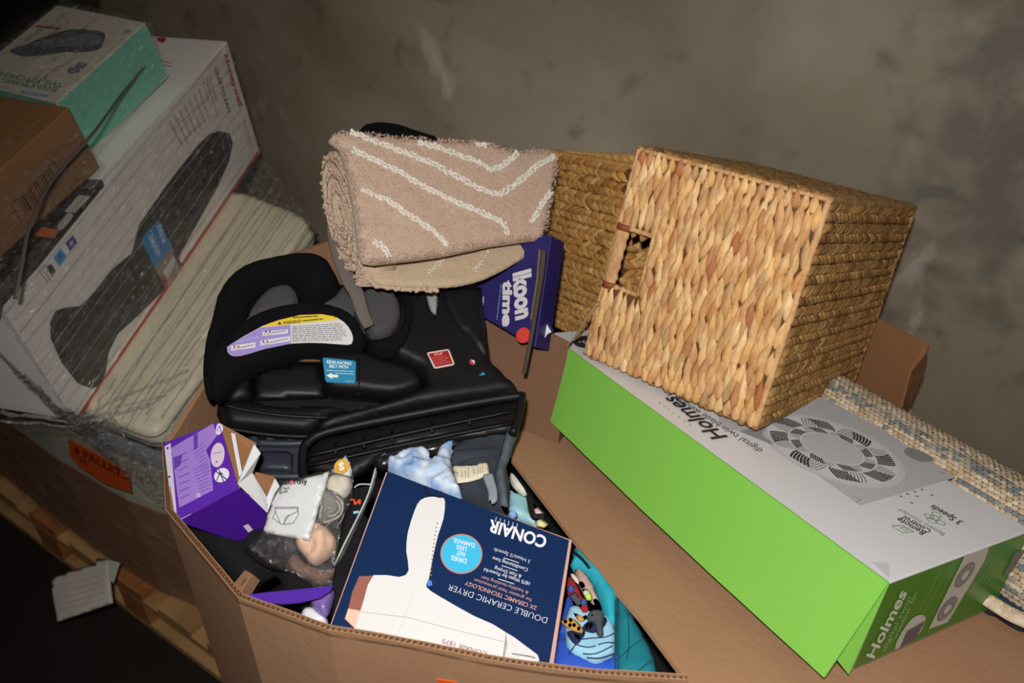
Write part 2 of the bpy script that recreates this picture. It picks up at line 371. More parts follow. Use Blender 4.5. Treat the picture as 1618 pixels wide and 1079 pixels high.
# ------------------------------------------------------------------ pallets
WOOD = M('pallet_pine', (200, 158, 104), .8, var=.7, vscale=6, bump=.5, bscale=60, c2=(150, 108, 64), stretch=(1, 1, 8))
WOODB = M('pallet_block_wood', (176, 116, 62), .85, var=.7, vscale=20, bump=.6, bscale=90, c2=(126, 76, 38))
def boxm(o, u, v, w_, su, sv, sw):
    return [o+u*(a*su)+v*(b*sv)+w_*(c*sw) for c in (0, 1) for a, b in ((0, 0), (1, 0), (1, 1), (0, 1))]
BF = [(3, 2, 1, 0), (4, 5, 6, 7), (0, 1, 5, 4), (1, 2, 6, 5), (2, 3, 7, 6), (3, 0, 4, 7)]
Z = Vector((0, 0, 1))
def pallet(label, o, u, v, L_=1.2, W_=1.0):
    t = thing('wooden_pallet', label, 'pallet', o)
    for k in range(3):
        link('bottom_board', boxm(o+v*(W_/2-.05)*k, u, v, Z, L_, .1, .022), BF, WOOD, t, smooth=False)
    for i in range(4):
        for k in range(3):
            link('block', boxm(o+u*((L_-.10)/3)*i+v*(W_/2-.06)*k+Z*.022, u, v, Z, .10, .12, .078), BF, WOODB, t, smooth=False)
    for k in range(3):
        link('stringer_board', boxm(o+v*(W_/2-.05)*k+Z*.10, u, v, Z, L_, .10, .02), BF, WOOD, t, smooth=False)
    for k in range(7):
        link('deck_board', boxm(o+u*(k*(L_-.12)/6)+v*.0+Z*.12, u, v, Z, .12, W_, .02), BF, WOOD if k % 2 else WOODB, t, smooth=False)
    return t
pd0 = atz(0, 806, .12); pd1 = atz(345, 1066, .12); pu = (pd1-pd0); pu.z = 0; pu.normalize(); pv = Vector((-pu.y, pu.x, 0))
po = Vector((pd1.x, pd1.y, 0))-pu*1.15+pv*.03
pallet('pine wooden pallet on the dark floor under the shrink-wrapped left stack', po, pu, pv, 1.2, .86)
# ------------------------------------------------------------------ the big bin
RZ = 1.09
def rim(x, y, z=RZ): return atz(x, y, z)
A1, A2, A3, R1, R2, R3, R4, B1 = rim(262, 807), rim(376, 945), rim(520, 997), rim(640, 1016), rim(767, 1043), rim(864, 1058), rim(943, 1067), rim(1086, 1076)
A0 = rim(256, 700)
K = [A0, A1, A2, A3, R1, R2, R3, R4, B1]
RX = Vector((.50, .50, RZ)); 
ring_rest = [Vector((.46, .49, 0)), Vector((.70, .62, 0)), Vector((.80, .95, 0)), Vector((.80, 1.38, 0)), Vector((.62, 1.56, 0)), Vector((.1, 1.70, 0)), Vector((-.22, 1.62, 0)), Vector((-.42, 1.40, 0))]
ring = [Vector((p.x, p.y, 0)) for p in K]+ring_rest
tops = [1.09]*9+[.90, .80, .76, .76, .78, 1.0, 1.06, 1.09]
def shrink(rg, d):
    n = len(rg); out = []
    for i in range(n):
        a, b, c = rg[i-1], rg[i], rg[(i+1) % n]
        e1, e2 = (b-a).normalized(), (c-b).normalized(); n1, n2 = Vector((-e1.y, e1.x, 0)), Vector((-e2.y, e2.x, 0))
        m = (n1+n2).normalized(); out.append(b+m*d/max(.3, m.dot(n1)))
    return out
gb = thing('cardboard_bulk_bin', 'large open brown corrugated bin full of mixed goods in the centre', 'box', Vector((.15, 1.1, .14)))
inn = shrink(ring, .0075)
n = len(ring)
def wallband(name, outer, inner, z0, tops_, mat, idx, parent):
    vs, fs = [], []
    for i in idx:
        j = (i+1) % n; o = len(vs)
        vs += [outer[i]+Z*z0, outer[j]+Z*z0, outer[j]+Z*tops_[j], outer[i]+Z*tops_[i], inner[i]+Z*z0, inner[j]+Z*z0, inner[j]+Z*tops_[j], inner[i]+Z*tops_[i]]
        fs += [tuple(o+k for k in f) for f in ((0, 1, 2, 3), (5, 4, 7, 6), (3, 2, 6, 7), (0, 4, 5, 1))]
    return link(name, vs, fs, mat, parent, smooth=False)
t2 = [z-.004 for z in tops]
for nm, idx in (('side_wall', [16, 0, 15]), ('corner_wall', [1]), ('front_wall', [2, 3, 4, 5, 6, 7]), ('side_wall', [8, 9, 10, 11]), ('back_wall', [12, 13, 14])):
    tt = list(tops)
    if nm == 'side_wall' and 8 in idx: tt[8] = .9
    # outer liner, inner liner
    o2 = shrink(ring, .0015); i2 = shrink(ring, .0105)
    wallband(nm, ring, inn, .14, [t-.005 for t in tt], CARD, idx, gb)
# liners and flutes showing along the cut rim
def liner(name, off0, off1, z0, z1, mat, idx):
    a, b = shrink(ring, off0), shrink(ring, off1); vs, fs = [], []
    for i in idx:
        p, q = (a[i], a[i+1]), (b[i], b[i+1]); L_ = (p[1]-p[0]).length; m = max(2, int(L_/.02))
        o = len(vs)
        for k in range(m+1):
            t = k/m; dz = .0022*noise.noise(Vector((p[0].lerp(p[1], t))*30)); x0 = p[0].lerp(p[1], t); x1 = q[0].lerp(q[1], t)
            vs += [x0+Z*z0, x0+Z*(z1+dz), x1+Z*(z1+dz), x1+Z*z0]
        for k in range(m):
            for j in range(3): fs.append((o+4*k+j, o+4*k+4+j, o+4*k+5+j, o+4*k+j+1))
    return link(name, vs, fs, mat, gb, smooth=False)
liner('rim_liner', .0, .0010, RZ-.01, RZ+.0015, CARD, list(range(8)))
liner('rim_liner', .0064, .0075, RZ-.01, RZ+.0005, CARD, list(range(8)))
a, b = shrink(ring, .001), shrink(ring, .0064); vs, fs = [], []
for i in range(8):
    L_ = (ring[i+1]-ring[i]).length; m = int(L_/.0032); o = len(vs)
    for k in range(m+1):
        t = k/m; p = a[i].lerp(a[i+1], t).lerp(b[i].lerp(b[i+1], t), k % 2)
        vs += [p+Z*(RZ-.012), p+Z*(RZ-.0005)]
    for k in range(m): fs.append((o+2*k, o+2*k+2, o+2*k+3, o+2*k+1))
link('rim_flute', vs, fs, FLUTE, gb, smooth=False)
bottom = [p+Z*.15 for p in inn]
link('bottom_panel', bottom+[p-Z*.01 for p in bottom], [tuple(range(n)), tuple(range(2*n-1, n-1, -1))], CARD, gb, smooth=False)
# orange sticker on the outside of the front wall
dv = (ring[5]-ring[4]).normalized(); nn = Vector((dv.y, -dv.x, 0)); ff = Frame(ring[4]+Z*.9, nn, dv)
s0 = ff.hit(690, 1073); s1 = ff.hit(722, 1079)
panel('orange_sticker', [(690, 1073), (722, 1078), (724, 1105), (690, 1100)], ff.up(.0015), M('orange_sticker', (232, 96, 34), .6), .001, gb, label='orange sticker')
# palette under it
pallet('pine pallet under the big open bin', Vector((-.42, .62, 0)), Vector((.976, -.17, 0)).normalized(), Vector((.17, .976, 0)).normalized(), 1.25, 1.0)
# flaps under the fan box
FANc, FANd = Vector(FIT['fan']['c']), FIT['fan']['d']; FR = [Vector([r[i] for r in FIT['fan']['R']]) for i in range(3)]
fanp = Frame(FANc-FR[2]*(FANd[2]/2+.006), FR[2])
f1 = panel('inner_flap', [(806, 722), (940, 895), (1010, 975), (1088, 1079), (1290, 1330), (1375, 1100), (1350, 1050), (1345, 990), (860, 640), (836, 648)], fanp, CARD, .006, gb)
f2 = panel('outer_flap', [(1300, 1160), (1322, 1078), (1343, 1066), (1400, 1000), (1560, 900), (1900, 800), (2000, 1200)], fanp.up(-.004), CARD, .006, gb)
# crease of the flap
fb = pl3((1385, 505, 1.60), (1465, 548, 1.52), (1430, 628, 1.60))
panel('corner_flap', [(1290, 480), (1385, 504), (1466, 547), (1462, 560), (1440, 590), (1424, 650), (1400, 700), (1290, 660)], fb, CARDIN, .006, gb)
panel('corner_flap', [P(1466, 547, 1.52), P(1440, 588, 1.56), P(1424, 650, 1.6), P(1435, 650, 1.68), P(1464, 580, 1.6)], None, CARDIN, .004, gb, world=True)
# deep filling: added black heap standing for the shadow inside the bin
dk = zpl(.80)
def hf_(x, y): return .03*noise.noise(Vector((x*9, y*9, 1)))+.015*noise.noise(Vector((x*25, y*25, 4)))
bl = puff('shade_filler', [(-.38, .84), (-.27, .74), (-.1, .68), (.14, .62), (.42, .6), (.62, .72), (.70, .95), (.70, 1.3), (.5, 1.5), (.1, 1.58), (-.2, 1.5), (-.37, 1.3)], dk, M('shade_filler_black', (14, 14, 16), .95), hf=.02, hb=.25, er=.08, res=.02, hfun=hf_, local=True, sm=2)
tag(bl, 'crumpled black filler added as the shadow deep in the bin under everything else', 'blanket')
# ------------------------------------------------------------------ fitted boxes
def fitted(key, k=1.0):
    d = FIT[key]; c = CAM+(Vector(d['c'])-CAM)*k; D = [v*k for v in d['d']]
    R_ = [Vector([r[i] for r in d['R']]) for i in range(3)]
    def cor(a, b, c_): return c+R_[0]*(a*D[0]/2)+R_[1]*(b*D[1]/2)+R_[2]*(c_*D[2]/2)
    return c, D, R_, cor
def face(c, D, R_, ax, sg):
    """frame of one face of a fitted box"""
    u = R_[(ax+1) % 3]
    return Frame(c+R_[ax]*(sg*D[ax]/2), R_[ax]*sg, u)
# ---------------- fan carton
c, D, R_, cor = fitted('fan')
t = thing('fan_carton', 'long white and bright green carton on the bin flaps, under the tipped basket', 'box', cor(0, 0, -1))
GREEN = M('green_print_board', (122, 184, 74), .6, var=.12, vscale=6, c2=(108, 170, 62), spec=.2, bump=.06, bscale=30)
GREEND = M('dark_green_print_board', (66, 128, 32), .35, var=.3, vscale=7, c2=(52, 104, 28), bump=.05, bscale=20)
WHITE = M('white_print_board', (222, 222, 224), .5, var=.15, vscale=7, c2=(206, 206, 209), bump=.05, bscale=25)
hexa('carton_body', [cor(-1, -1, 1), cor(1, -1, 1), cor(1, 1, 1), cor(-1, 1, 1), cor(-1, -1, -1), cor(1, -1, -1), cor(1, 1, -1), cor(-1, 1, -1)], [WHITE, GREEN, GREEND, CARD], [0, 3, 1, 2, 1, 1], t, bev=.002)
tl, tr = cor(-1, -1, 1)+R_[2]*.0005, cor(1, -1, 1)+R_[2]*.0005; br, blp = P(1302, 1071, .985), P(826, 622, 1.49)
mid_t, mid_b = tl.lerp(tr, .5)-R_[1]*.001, blp.lerp(br, .5)-R_[1]*.004
vs = []; m = 24
for k in range(m+1):
    q = k/m; a = tl.lerp(tr, q)-R_[1]*.0015; b = blp.lerp(br, q); bow = R_[1]*(-.006*math.sin(q*math.pi)+.0012*noise.noise(Vector((q*9, 0, 0))))
    for j in range(7):
        s = j/6; vs.append(a.lerp(b, s)+bow*s)
nv = len(vs); fs = [(k*7+j, k*7+j+1, k*7+8+j, k*7+7+j) for k in range(m) for j in range(6)]
vs += [v+R_[1]*.0025 for v in vs]; fs += [tuple(i+nv for i in f[::-1]) for f in fs]
for k in range(m): fs += [(k*7+6, k*7+6+nv, k*7+13+nv, k*7+13), (k*7, k*7+7, k*7+7+nv, k*7+nv)]
for j in range(6): fs += [(j, j+nv, j+1+nv, j+1), (m*7+j, m*7+j+1, m*7+j+1+nv, m*7+j+nv)]
link('side_flap', vs, fs, GREEN, t, smooth=False, label='bright green open side flap')
panel('tuck_flap', [tl+R_[1]*.002, P(846, 568, 1.475), P(850, 571, 1.48), P(832, 622, 1.50), P(850, 620, 1.52)], None, GREEN, .002, t, world=True)
e0 = cor(1, -1, 1); e1 = cor(1, -1, -1)
panel('end_tuck_flap', [e0+R_[0]*.001, P(1322, 1042, .995), P(1341, 1066, 1.0), P(1350, 1050, 1.0)], None, GREEN, .002, t, world=True)
tf = face(c, D, R_, 2, 1); tf = Frame(tf.o, tf.n, R_[0])
pr = Print(tf, t); BK = (52, 48, 46); GR = (160, 160, 162)
unit = cf((-150, 260), (120, 120), (410, 165), (700, 320), (980, 500), (1112, 590), (600, 740), (130, 402), (-20, 350), (-150, 320))
pr.poly(unit, (190, 190, 192), 0)
pr.poly(cf((-40, 345), (100, 310), (110, 360), (150, 412), (130, 415)), (150, 152, 154), 1)
cx = cf((452, 438))[0]; o = tf.loc(*cx); r0 = (tf.loc(*cf((800, 545))[0])-tf.loc(*cf((105, 335))[0])).length/2
pr.disc(o, r0*1.10, (204, 204, 206), 1, 60, local=True); pr.disc(o, r0*1.0, (214, 214, 214), 2, 60, local=True)
for ring_, (ri, ro) in enumerate(((.50, .66), (.69, .97))):
    nv_ = 96
    for i in range(nv_):
        dark = ((i+ring_*3)//6) % 2 == 0
        a0 = 2*math.pi*i/nv_; wd = (.72 if dark else .36)*2*math.pi/nv_
        pts = []; sw = .16 if dark else -.12
        for q in range(5):
            rr = r0*(ri+(ro-ri)*q/4); aa = a0+sw*(q/4)**1.3; pts.append((o.x+rr*math.cos(aa), o.y+rr*math.sin(aa)))
        for q in range(4, -1, -1):
            rr = r0*(ri+(ro-ri)*q/4); aa = a0+sw*(q/4)**1.3+wd; pts.append((o.x+rr*math.cos(aa), o.y+rr*math.sin(aa)))
        pr.add(pts, [(q, q+1, 8-q, 9-q) for q in range(4)], (62, 58, 58) if dark else (122, 118, 118), 3)
pr.disc(o, r0*.47, (196, 196, 198), 3, 48, local=True)
pr.poly(cf((838, 445), (870, 433), (960, 468), (995, 500), (925, 508), (850, 472)), (140, 142, 144), 2, 3)
pr.line(cf((1000, 555), (1050, 575), (1040, 562)), .001, (140, 140, 140), 2); pr.line(cf((555, 685), (605, 712), (580, 722)), .001, (140, 140, 140), 2)
for x, y in ((820, 693), (855, 680), (893, 668), (933, 657), (877, 727), (985, 687), (905, 693)): pr.disc(cf((x, y))[0], .0022, (120, 120, 120), 2, 8)
for x, y in ((800, 497), (825, 515), (850, 533), (878, 554), (908, 577), (940, 600), (970, 622)): pr.disc(cu((x, y))[0], .0014, (110, 105, 104), 2, 8)
pr.text('Holmes', cv((652, 782))[0], cv((150, 402))[0], cv((506, 806))[0], BK, 3, .022)
pr.text('digital twin blade window fan', cv((985, 905))[0], cv((70, 330))[0], cv((935, 935))[0], (96, 90, 88), 3, 0)
pr.text('3 Speeds', cf((1152, 830))[0], cf((992, 738))[0], cf((1126, 846))[0], BK, 3, .012)
pr.text('Remote', cf((955, 885))[0], cf((812, 806))[0], cf((930, 901))[0], BK, 3, .012)
pr.text('Control', cf((985, 876))[0], cf((842, 798))[0], cf((961, 891))[0], BK, 3, .012)
pr.text('Battery Included', cf((1055, 893))[0], cf((818, 760))[0], cf((1038, 905))[0], (150, 150, 150), 3, 0)
gcol = (110, 150, 90)
pr.line(cf((770, 850), (830, 888), (888, 882), (826, 848)), .0012, gcol, 2, True)
pr.line(cf((815, 860), (840, 876), (860, 872), (834, 857)), .001, gcol, 2, True)
for x, y in ((970, 800), (1010, 790), (1030, 832), (985, 822), (1000, 808)):
    q = tf.loc(*cf((x, y))[0]); pr.line([(q.x+.006*math.cos(a*.7), q.y+.006*math.sin(a*.7)) for a in range(9)], .0011, gcol, 2, True, local=True)
pr.poly(cu((300, 140), (320, 118), (380, 115), (412, 130), (408, 180), (350, 180), (310, 160)), (40, 38, 40), 2, 3)
pr.disc(cu((378, 152))[0], .006, (205, 205, 208), 3, 20); pr.disc(cu((378, 152))[0], .0035, (40, 38, 40), 4, 20); pr.disc(cu((345, 150))[0], .002, (205, 205, 208), 3)
pr.poly(ce((725, 255), (830, 262), (830, 350)), (200, 200, 202), 1)
pr.done()
ef = Frame(c+R_[0]*(D[0]/2), R_[0], R_[1]); pr = Print(ef, t, 'end_artwork')
LG = (192, 186, 178)
pr.text('Holmes', ce((735, 810))[0], ce((930, 425))[0], ce((690, 795))[0], (214, 210, 200), 2, .02)
pr.text('digital twin', ce((800, 770))[0], ce((955, 455))[0], ce((780, 762))[0], (150, 178, 120), 2)
pr.text('window fan', ce((865, 700))[0], ce((990, 430))[0], ce((845, 690))[0], (150, 178, 120), 2)
pr.poly(ce((1058, 640), (1270, 210), (1412, 162), (1385, 240), (1170, 600)), LG, 0)
for x, y in ((1268, 322), (1165, 520)):
    pr.disc(ce((x, y))[0], .019, (128, 118, 112), 1, 30); pr.disc(ce((x, y))[0], .0165, (152, 144, 138), 2, 30); pr.disc(ce((x, y))[0], .007, (196, 190, 184), 3, 20)
    for a in range(12):
        q = ef.loc(*ce((x, y))[0]); an = a*math.pi/6; pr.line([(q.x+.008*math.cos(an), q.y+.008*math.sin(an)), (q.x+.016*math.cos(an+.5), q.y+.016*math.sin(an+.5))], .0012, (110, 102, 98), 3, local=True)
pr.poly(ce((860, 760), (900, 660), (960, 580), (1010, 556), (1040, 570), (1030, 610), (985, 690)), LG, 0, 2)
pr.poly(ce((885, 752), (930, 650), (1035, 590), (985, 690)), (104, 92, 96), 1)
pr.poly(ce((1490, 335), (1560, 195), (1640, 165), (1560, 300)), (120, 118, 110), 0)
for a, b in (((1000, 540), (1130, 290)), ((1025, 540), (1150, 330)), ((1295, 430), (1480, 190)), ((1320, 440), (1490, 200)), ((1350, 440), (1500, 230))):
    pr.line(ce(a, b), .0008, (150, 178, 120), 1)
pr.done()

# ------------------------------------------------------------------ wicker
TAN = [(232, 190, 128), (222, 176, 112), (240, 206, 152), (206, 156, 92), (228, 190, 136), (198, 150, 92), (232, 198, 142), (166, 104, 62), (216, 178, 122), (176, 150, 106), (226, 180, 118), (190, 140, 100)]
BRN = [(176, 134, 78), (158, 116, 64), (190, 150, 92), (140, 98, 50), (170, 132, 84), (120, 84, 44), (184, 140, 80), (150, 122, 72)]
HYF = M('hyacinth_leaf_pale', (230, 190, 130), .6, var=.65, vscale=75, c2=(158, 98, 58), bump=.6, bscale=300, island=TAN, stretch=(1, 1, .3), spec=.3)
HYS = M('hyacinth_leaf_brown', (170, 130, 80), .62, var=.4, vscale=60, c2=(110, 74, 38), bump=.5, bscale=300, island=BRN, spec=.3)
HYD = M('hyacinth_core', (96, 66, 34), .9)
LX = [-.5, -.40, -.24, -.04, .16, .34, .5]; LW = [.10, .62, .95, 1, .74, .36, .02]
def leaf(vs, fs, o, a, b, n_, L_, W_, h, lift):
    """one folded leaf strand: a along, b across, n_ outwards"""
    k = len(vs)
    for x, wd in zip(LX, LW):
        base = h*.2+lift*(x+.5)
        for j in range(5):
            t_ = (j-2)/2; hh = (1-abs(t_)**2.2)*h*(.35+.65*wd)
            vs.append(o+a*(x*L_)+b*(t_*wd*W_/2)+n_*(hh+base-(.5*h if x in (-.5, .5) else 0)))
    m = len(LX)
    for i in range(m-1):
        for j in range(4): fs.append((k+i*5+j, k+(i+1)*5+j, k+(i+1)*5+j+1, k+i*5+j+1))
def leaf_field(name, o, U, V, n_, mode, parent, mat, seed=1, pu_=.0135, pv_=.022, hole=None, L_=.05, keep=None):
    rr = random.Random(seed); vs, fs = [], []; lu, lv = U.length, V.length; u, v = U.normalized(), V.normalized()
    if mode == 'flame':
        nu, nv_ = round(lu/pu_), round(lv/pv_)
        for j in range(nv_):
            for i in range(nu):
                x = (i+.5+rr.uniform(-.12, .12)+(.5 if j % 2 else 0)*.6)*lu/nu; y = (j+.5+(rr.uniform(-.28, .28) if 0 < j < nv_-1 else rr.uniform(-.05, .05)))*lv/nv_
                if hole and hole[0]-.003 < x < hole[1]+.003 and hole[2]-.012 < y < hole[3]+.012: continue
                L2 = L_*rr.uniform(.8, 1.15)
                if y+L2*.5 > lv+.004: L2 = max(.014, 2*(lv+.004-y))
                if y-L2*.5 < -.004: L2 = max(.014, 2*(y+.004))
                if x > lu-.004 or x < .004: continue
                an = rr.gauss(.02, .09); a = (v*math.cos(an)+u*math.sin(an)); b = n_.cross(a)
                leaf(vs, fs, o+u*x+v*y+n_*.001*rr.random(), a, b, n_, L2, pu_*rr.uniform(.95, 1.35), .0046, .0045*rr.uniform(.6, 1.2))
    else:
        nr = round(lv/pv_)
        for j in range(nr):
            y = (j+.5)*lv/nr; x = L_*.42+rr.uniform(0, pu_)*.5; sl = .30 if j % 2 else -.26
            while x < lu-L_*.42:
                an = sl+rr.gauss(0, .12); a = u*math.cos(an)+v*math.sin(an); b = n_.cross(a)
                if not (hole and hole[0] < x < hole[1] and hole[2] < y < hole[3]):
                    leaf(vs, fs, o+u*x+v*(y+.0015*noise.noise(Vector((x*30, j, 0)))), a, b, n_, L_*1.15*rr.uniform(.85, 1.2), pv_*rr.uniform(.95, 1.25), .0060, .0022)
                x += pu_*rr.uniform(.85, 1.15)
    return link(name, vs, fs, mat, parent)
def board(name, o, U, V, n_, th, mat, parent):
    return link(name, [o, o+U, o+U+V, o+V, o-n_*th, o+U-n_*th, o+U+V-n_*th, o+V-n_*th], BF, mat, parent, smooth=False)
# front basket, lying on its side with the mouth to the left
c, D, R_, cor = fitted('basket', 1.2)
t = thing('wicker_basket', 'large rectangular woven water hyacinth basket tipped on its side on the fan carton', 'basket', cor(1, -1, 1))
X_, Y_, Z_ = R_; th = .007; CFG = dict(parent=t)
# front wall (+z) with the handle hole near the mouth
o = cor(-1, -1, 1); ffr = Frame(o, Z_, X_)
hl = [ffr.loc(*p) for p in ((982, 357), (1028, 372), (1012, 468), (968, 452))]
hx0, hx1 = .010, max(hl[1].x, hl[2].x)-.004; hy0, hy1 = (hl[2].y+hl[3].y)/2, (hl[0].y+hl[1].y)/2
W_, H_ = D[0], D[1]
for k, (x0, x1, y0, y1) in enumerate(((0, W_, 0, hy0), (0, W_, hy1, H_), (hx1, W_, hy0, hy1))):
    board('front_core', o+X_*x0+Y_*y0, X_*(x1-x0), Y_*(y1-y0), Z_, th, HYD if k else HYD, t)
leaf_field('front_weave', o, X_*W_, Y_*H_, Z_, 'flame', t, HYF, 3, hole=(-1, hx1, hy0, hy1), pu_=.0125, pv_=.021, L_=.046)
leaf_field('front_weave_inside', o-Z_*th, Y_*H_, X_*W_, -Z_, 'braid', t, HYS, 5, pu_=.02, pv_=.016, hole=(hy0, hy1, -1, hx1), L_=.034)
def wrapped(name, pts, r, mat, parent, pitch=.007, seed=0):
    """edge cord bound with strands"""
    rr = random.Random(seed); L_ = sum((Vector(b)-Vector(a)).length for a, b in zip(pts, pts[1:])); n_ = max(6, int(L_/pitch*3)); pp = []
    q = [Vector(p) for p in pts]
    for i in range(n_+1):
        s = i/n_*L_; k = 0
        while k < len(q)-2 and s > (q[k+1]-q[k]).length: s -= (q[k+1]-q[k]).length; k += 1
        pp.append(q[k].lerp(q[k+1], min(1, s/(q[k+1]-q[k]).length)))
    return tube(name, pp, lambda u_: r*(1+.10*math.sin(u_*n_*2.1)+.08*math.sin(u_*37+seed)), mat, parent, seg=8, k=0)
hb0, hb1 = o+X_*.009+Y_*(hy0-.006), o+X_*.009+Y_*(hy1+.006)
hn = 26
tube('handle', [hb0.lerp(hb1, i/hn)+Z_*.001 for i in range(hn+1)], lambda u_: (.0115+.0012*math.sin(u_*40), .0065), HYF, t, seg=10, flat=Z_, k=0)
for k in (0, 1):
    q = hb0 if k == 0 else hb1
    tube('handle_binding', [q.lerp(hb0.lerp(hb1, .5), .02), q.lerp(hb0.lerp(hb1, .5), .22)], (.0125, .0085), M('hyacinth_dark_binding', (132, 70, 40), .6), t, seg=10, flat=Z_, k=0, label='dark red-brown binding')
wrapped('hole_edge', [o+X_*hx1+Y_*hy0, o+X_*hx1+Y_*hy1], .004, HYF, t)
wrapped('hole_edge', [o+X_*0+Y_*hy0, o+X_*hx1+Y_*hy0], .004, HYF, t); wrapped('hole_edge', [o+X_*0+Y_*hy1, o+X_*hx1+Y_*hy1], .004, HYF, t)
# base (+x), top side (+y), underside (-y), back (-z)
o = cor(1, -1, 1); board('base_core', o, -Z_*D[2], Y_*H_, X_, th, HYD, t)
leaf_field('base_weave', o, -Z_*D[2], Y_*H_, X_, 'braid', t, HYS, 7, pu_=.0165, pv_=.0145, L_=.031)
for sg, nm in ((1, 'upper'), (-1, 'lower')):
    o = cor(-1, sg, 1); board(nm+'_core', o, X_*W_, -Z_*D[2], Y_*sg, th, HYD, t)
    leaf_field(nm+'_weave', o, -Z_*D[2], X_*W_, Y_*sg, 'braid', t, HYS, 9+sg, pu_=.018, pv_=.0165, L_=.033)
o = cor(-1, -1, -1); board('back_core', o, X_*W_, Y_*H_, -Z_, th, HYD, t)
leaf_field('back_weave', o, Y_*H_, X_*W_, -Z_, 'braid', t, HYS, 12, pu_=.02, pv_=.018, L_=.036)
wrapped('edge_cord', [cor(1, -1, 1), cor(1, 1, 1)], .0052, HYF, t, .012, 1)
wrapped('rim_cord', [cor(-1, -1, 1), cor(-1, 1, 1)], .0045, HYF, t, .014, 2)
wrapped('edge_cord', [cor(-1, 1, 1), cor(1, 1, 1)], .0035, HYF, t, .012, 3)
for a, b in (((1, 1, 1), (1, 1, -1)), ((1, -1, 1), (1, -1, -1)), ((1, 1, -1), (1, -1, -1)), ((-1, 1, 1), (-1, 1, -1)), ((-1, 1, -1), (-1, -1, -1))):
    wrapped('edge_cord', [cor(*a), cor(*b)], .0060, HYS, t, .014, 5)
# rear basket standing behind
c, D, R_, cor = fitted('basket2', .88)
X_, Y_, Z_ = R_; D[0] *= 1.0
t = thing('wicker_basket', 'upright honey-brown woven basket behind the large tipped basket, beside the bath mat', 'basket', cor(0, -1, 0))
MID = [(206, 158, 92), (190, 142, 76), (218, 172, 106), (172, 124, 62), (200, 156, 96), (184, 128, 64), (212, 164, 94), (150, 98, 48)]
HYM = M('hyacinth_leaf_honey', (190, 150, 90), .6, var=.4, vscale=60, c2=(130, 84, 42), bump=.5, bscale=300, island=MID, spec=.3)
for nm, o, U, V, nn_ in (('front', cor(-1, -1, 1), X_*D[0], Y_*D[1], Z_), ('back', cor(-1, -1, -1), X_*D[0], Y_*D[1], -Z_), ('left', cor(-1, -1, 1), -Z_*D[2], Y_*D[1], -X_), ('right', cor(1, -1, 1), -Z_*D[2], Y_*D[1], X_)):
    board(nm+'_core', o, U, V, nn_, th, HYD, t)
    leaf_field(nm+'_weave', o, U, V, nn_, 'braid', t, HYM, 21+len(nm), pu_=.017, pv_=.0140, L_=.032)
    leaf_field(nm+'_weave_inside', o-nn_*th, U, V, -nn_, 'braid', t, HYM, 31, pu_=.02, pv_=.018, L_=.036)
board('base_core', cor(-1, -1, 1), X_*D[0], -Z_*D[2], -Y_, th, HYD, t)
wrapped('rim_cord', [cor(-1, 1, 1), cor(1, 1, 1), cor(1, 1, -1), cor(-1, 1, -1), cor(-1, 1, 1)], .0055, HYM, t, .012, 3)
for a, b in (((-1, -1, 1), (-1, 1, 1)), ((-1, -1, 1), (1, -1, 1))): wrapped('edge_cord', [cor(*a), cor(*b)], .006, HYM, t, .012, 6)

# ------------------------------------------------------------------ dryer carton
NAVY = M('navy_print_board', (22, 44, 84), .22, spec=.5, bump=.03, bscale=8, var=.1, vscale=3, c2=(18, 36, 74)); ROSE = M('rose_gold_edge', (206, 160, 148), .3, spec=.5)
TLc, TRc, BLc, BRc = P(610, 745, 1.16), P(904, 853, 1.13), P(516, 1002, 1.03), P(869, 1090, 1.0)
# keep the face flat
nrm = (TRc-TLc).cross(TLc-BLc).normalized(); df = Frame(TLc, nrm); BRc = df.hit(871, 1076)
t = thing('hair_dryer_carton', 'navy hair dryer box with rose gold borders, upside down at the front of the bin', 'box', BLc)
n_ = df.n
hexa('carton_body', [TLc, TRc, BRc, BLc]+[TLc-n_*.08, TRc-n_*.08, BRc.lerp(TRc, .3)-n_*.06, BLc.lerp(TLc, .35)-n_*.05], [ROSE, NAVY], [0, 1, 0, 0, 0, 0], t, bev=.0015)
pr = Print(df, t)
pr.poly(c7((250, 176), (1025, 470), (938, 1010), (932, 1050), (8, 862), (8, 835)), NAVY, 0)
WH = M('glossy_white_ink', (222, 222, 220), .35, spec=.4)
pr.poly(c7((390, 300), (430, 286), (478, 288), (495, 305), (488, 380), (465, 450), (440, 560), (425, 640), (415, 670), (470, 710), (620, 795), (756, 865), (748, 975), (740, 1005), (480, 955), (112, 880), (112, 850), (150, 720), (190, 620), (300, 628), (340, 600), (330, 520), (336, 440), (365, 345)), WH, 2, 2)
pr.poly(c7((756, 865), (790, 885), (890, 960), (898, 985), (870, 1000), (740, 985)), (216, 216, 214), 2)
pr.line(c7((120, 775), (330, 800), (560, 860), (748, 905)), .0009, (176, 176, 178), 3); pr.line(c7((360, 700), (320, 800), (285, 900)), .0006, (196, 196, 198), 3)
pr.line(c7((756, 865), (740, 985)), .0008, (150, 150, 154), 3); pr.line(c7((780, 955), (860, 968), (880, 975)), .0016, (120, 120, 124), 3)
pr.poly(c7((128, 625), (192, 622), (150, 720), (135, 772), (82, 762), (100, 690)), (150, 92, 78), 1)
pr.poly(c7((82, 762), (135, 772), (112, 850), (68, 805)), (232, 190, 168), 1)
pr.poly(c7((68, 805), (112, 850), (100, 840), (66, 810)), (120, 60, 44), 3)
pr.poly(c7((420, 640), (438, 645), (440, 665), (420, 668)), (70, 130, 220), 4)
for k in range(14): pr.disc(c7((462-3.4*k+(.1*k*k), 400+17*k))[0], .0011, (150, 120, 80), 4, 6)
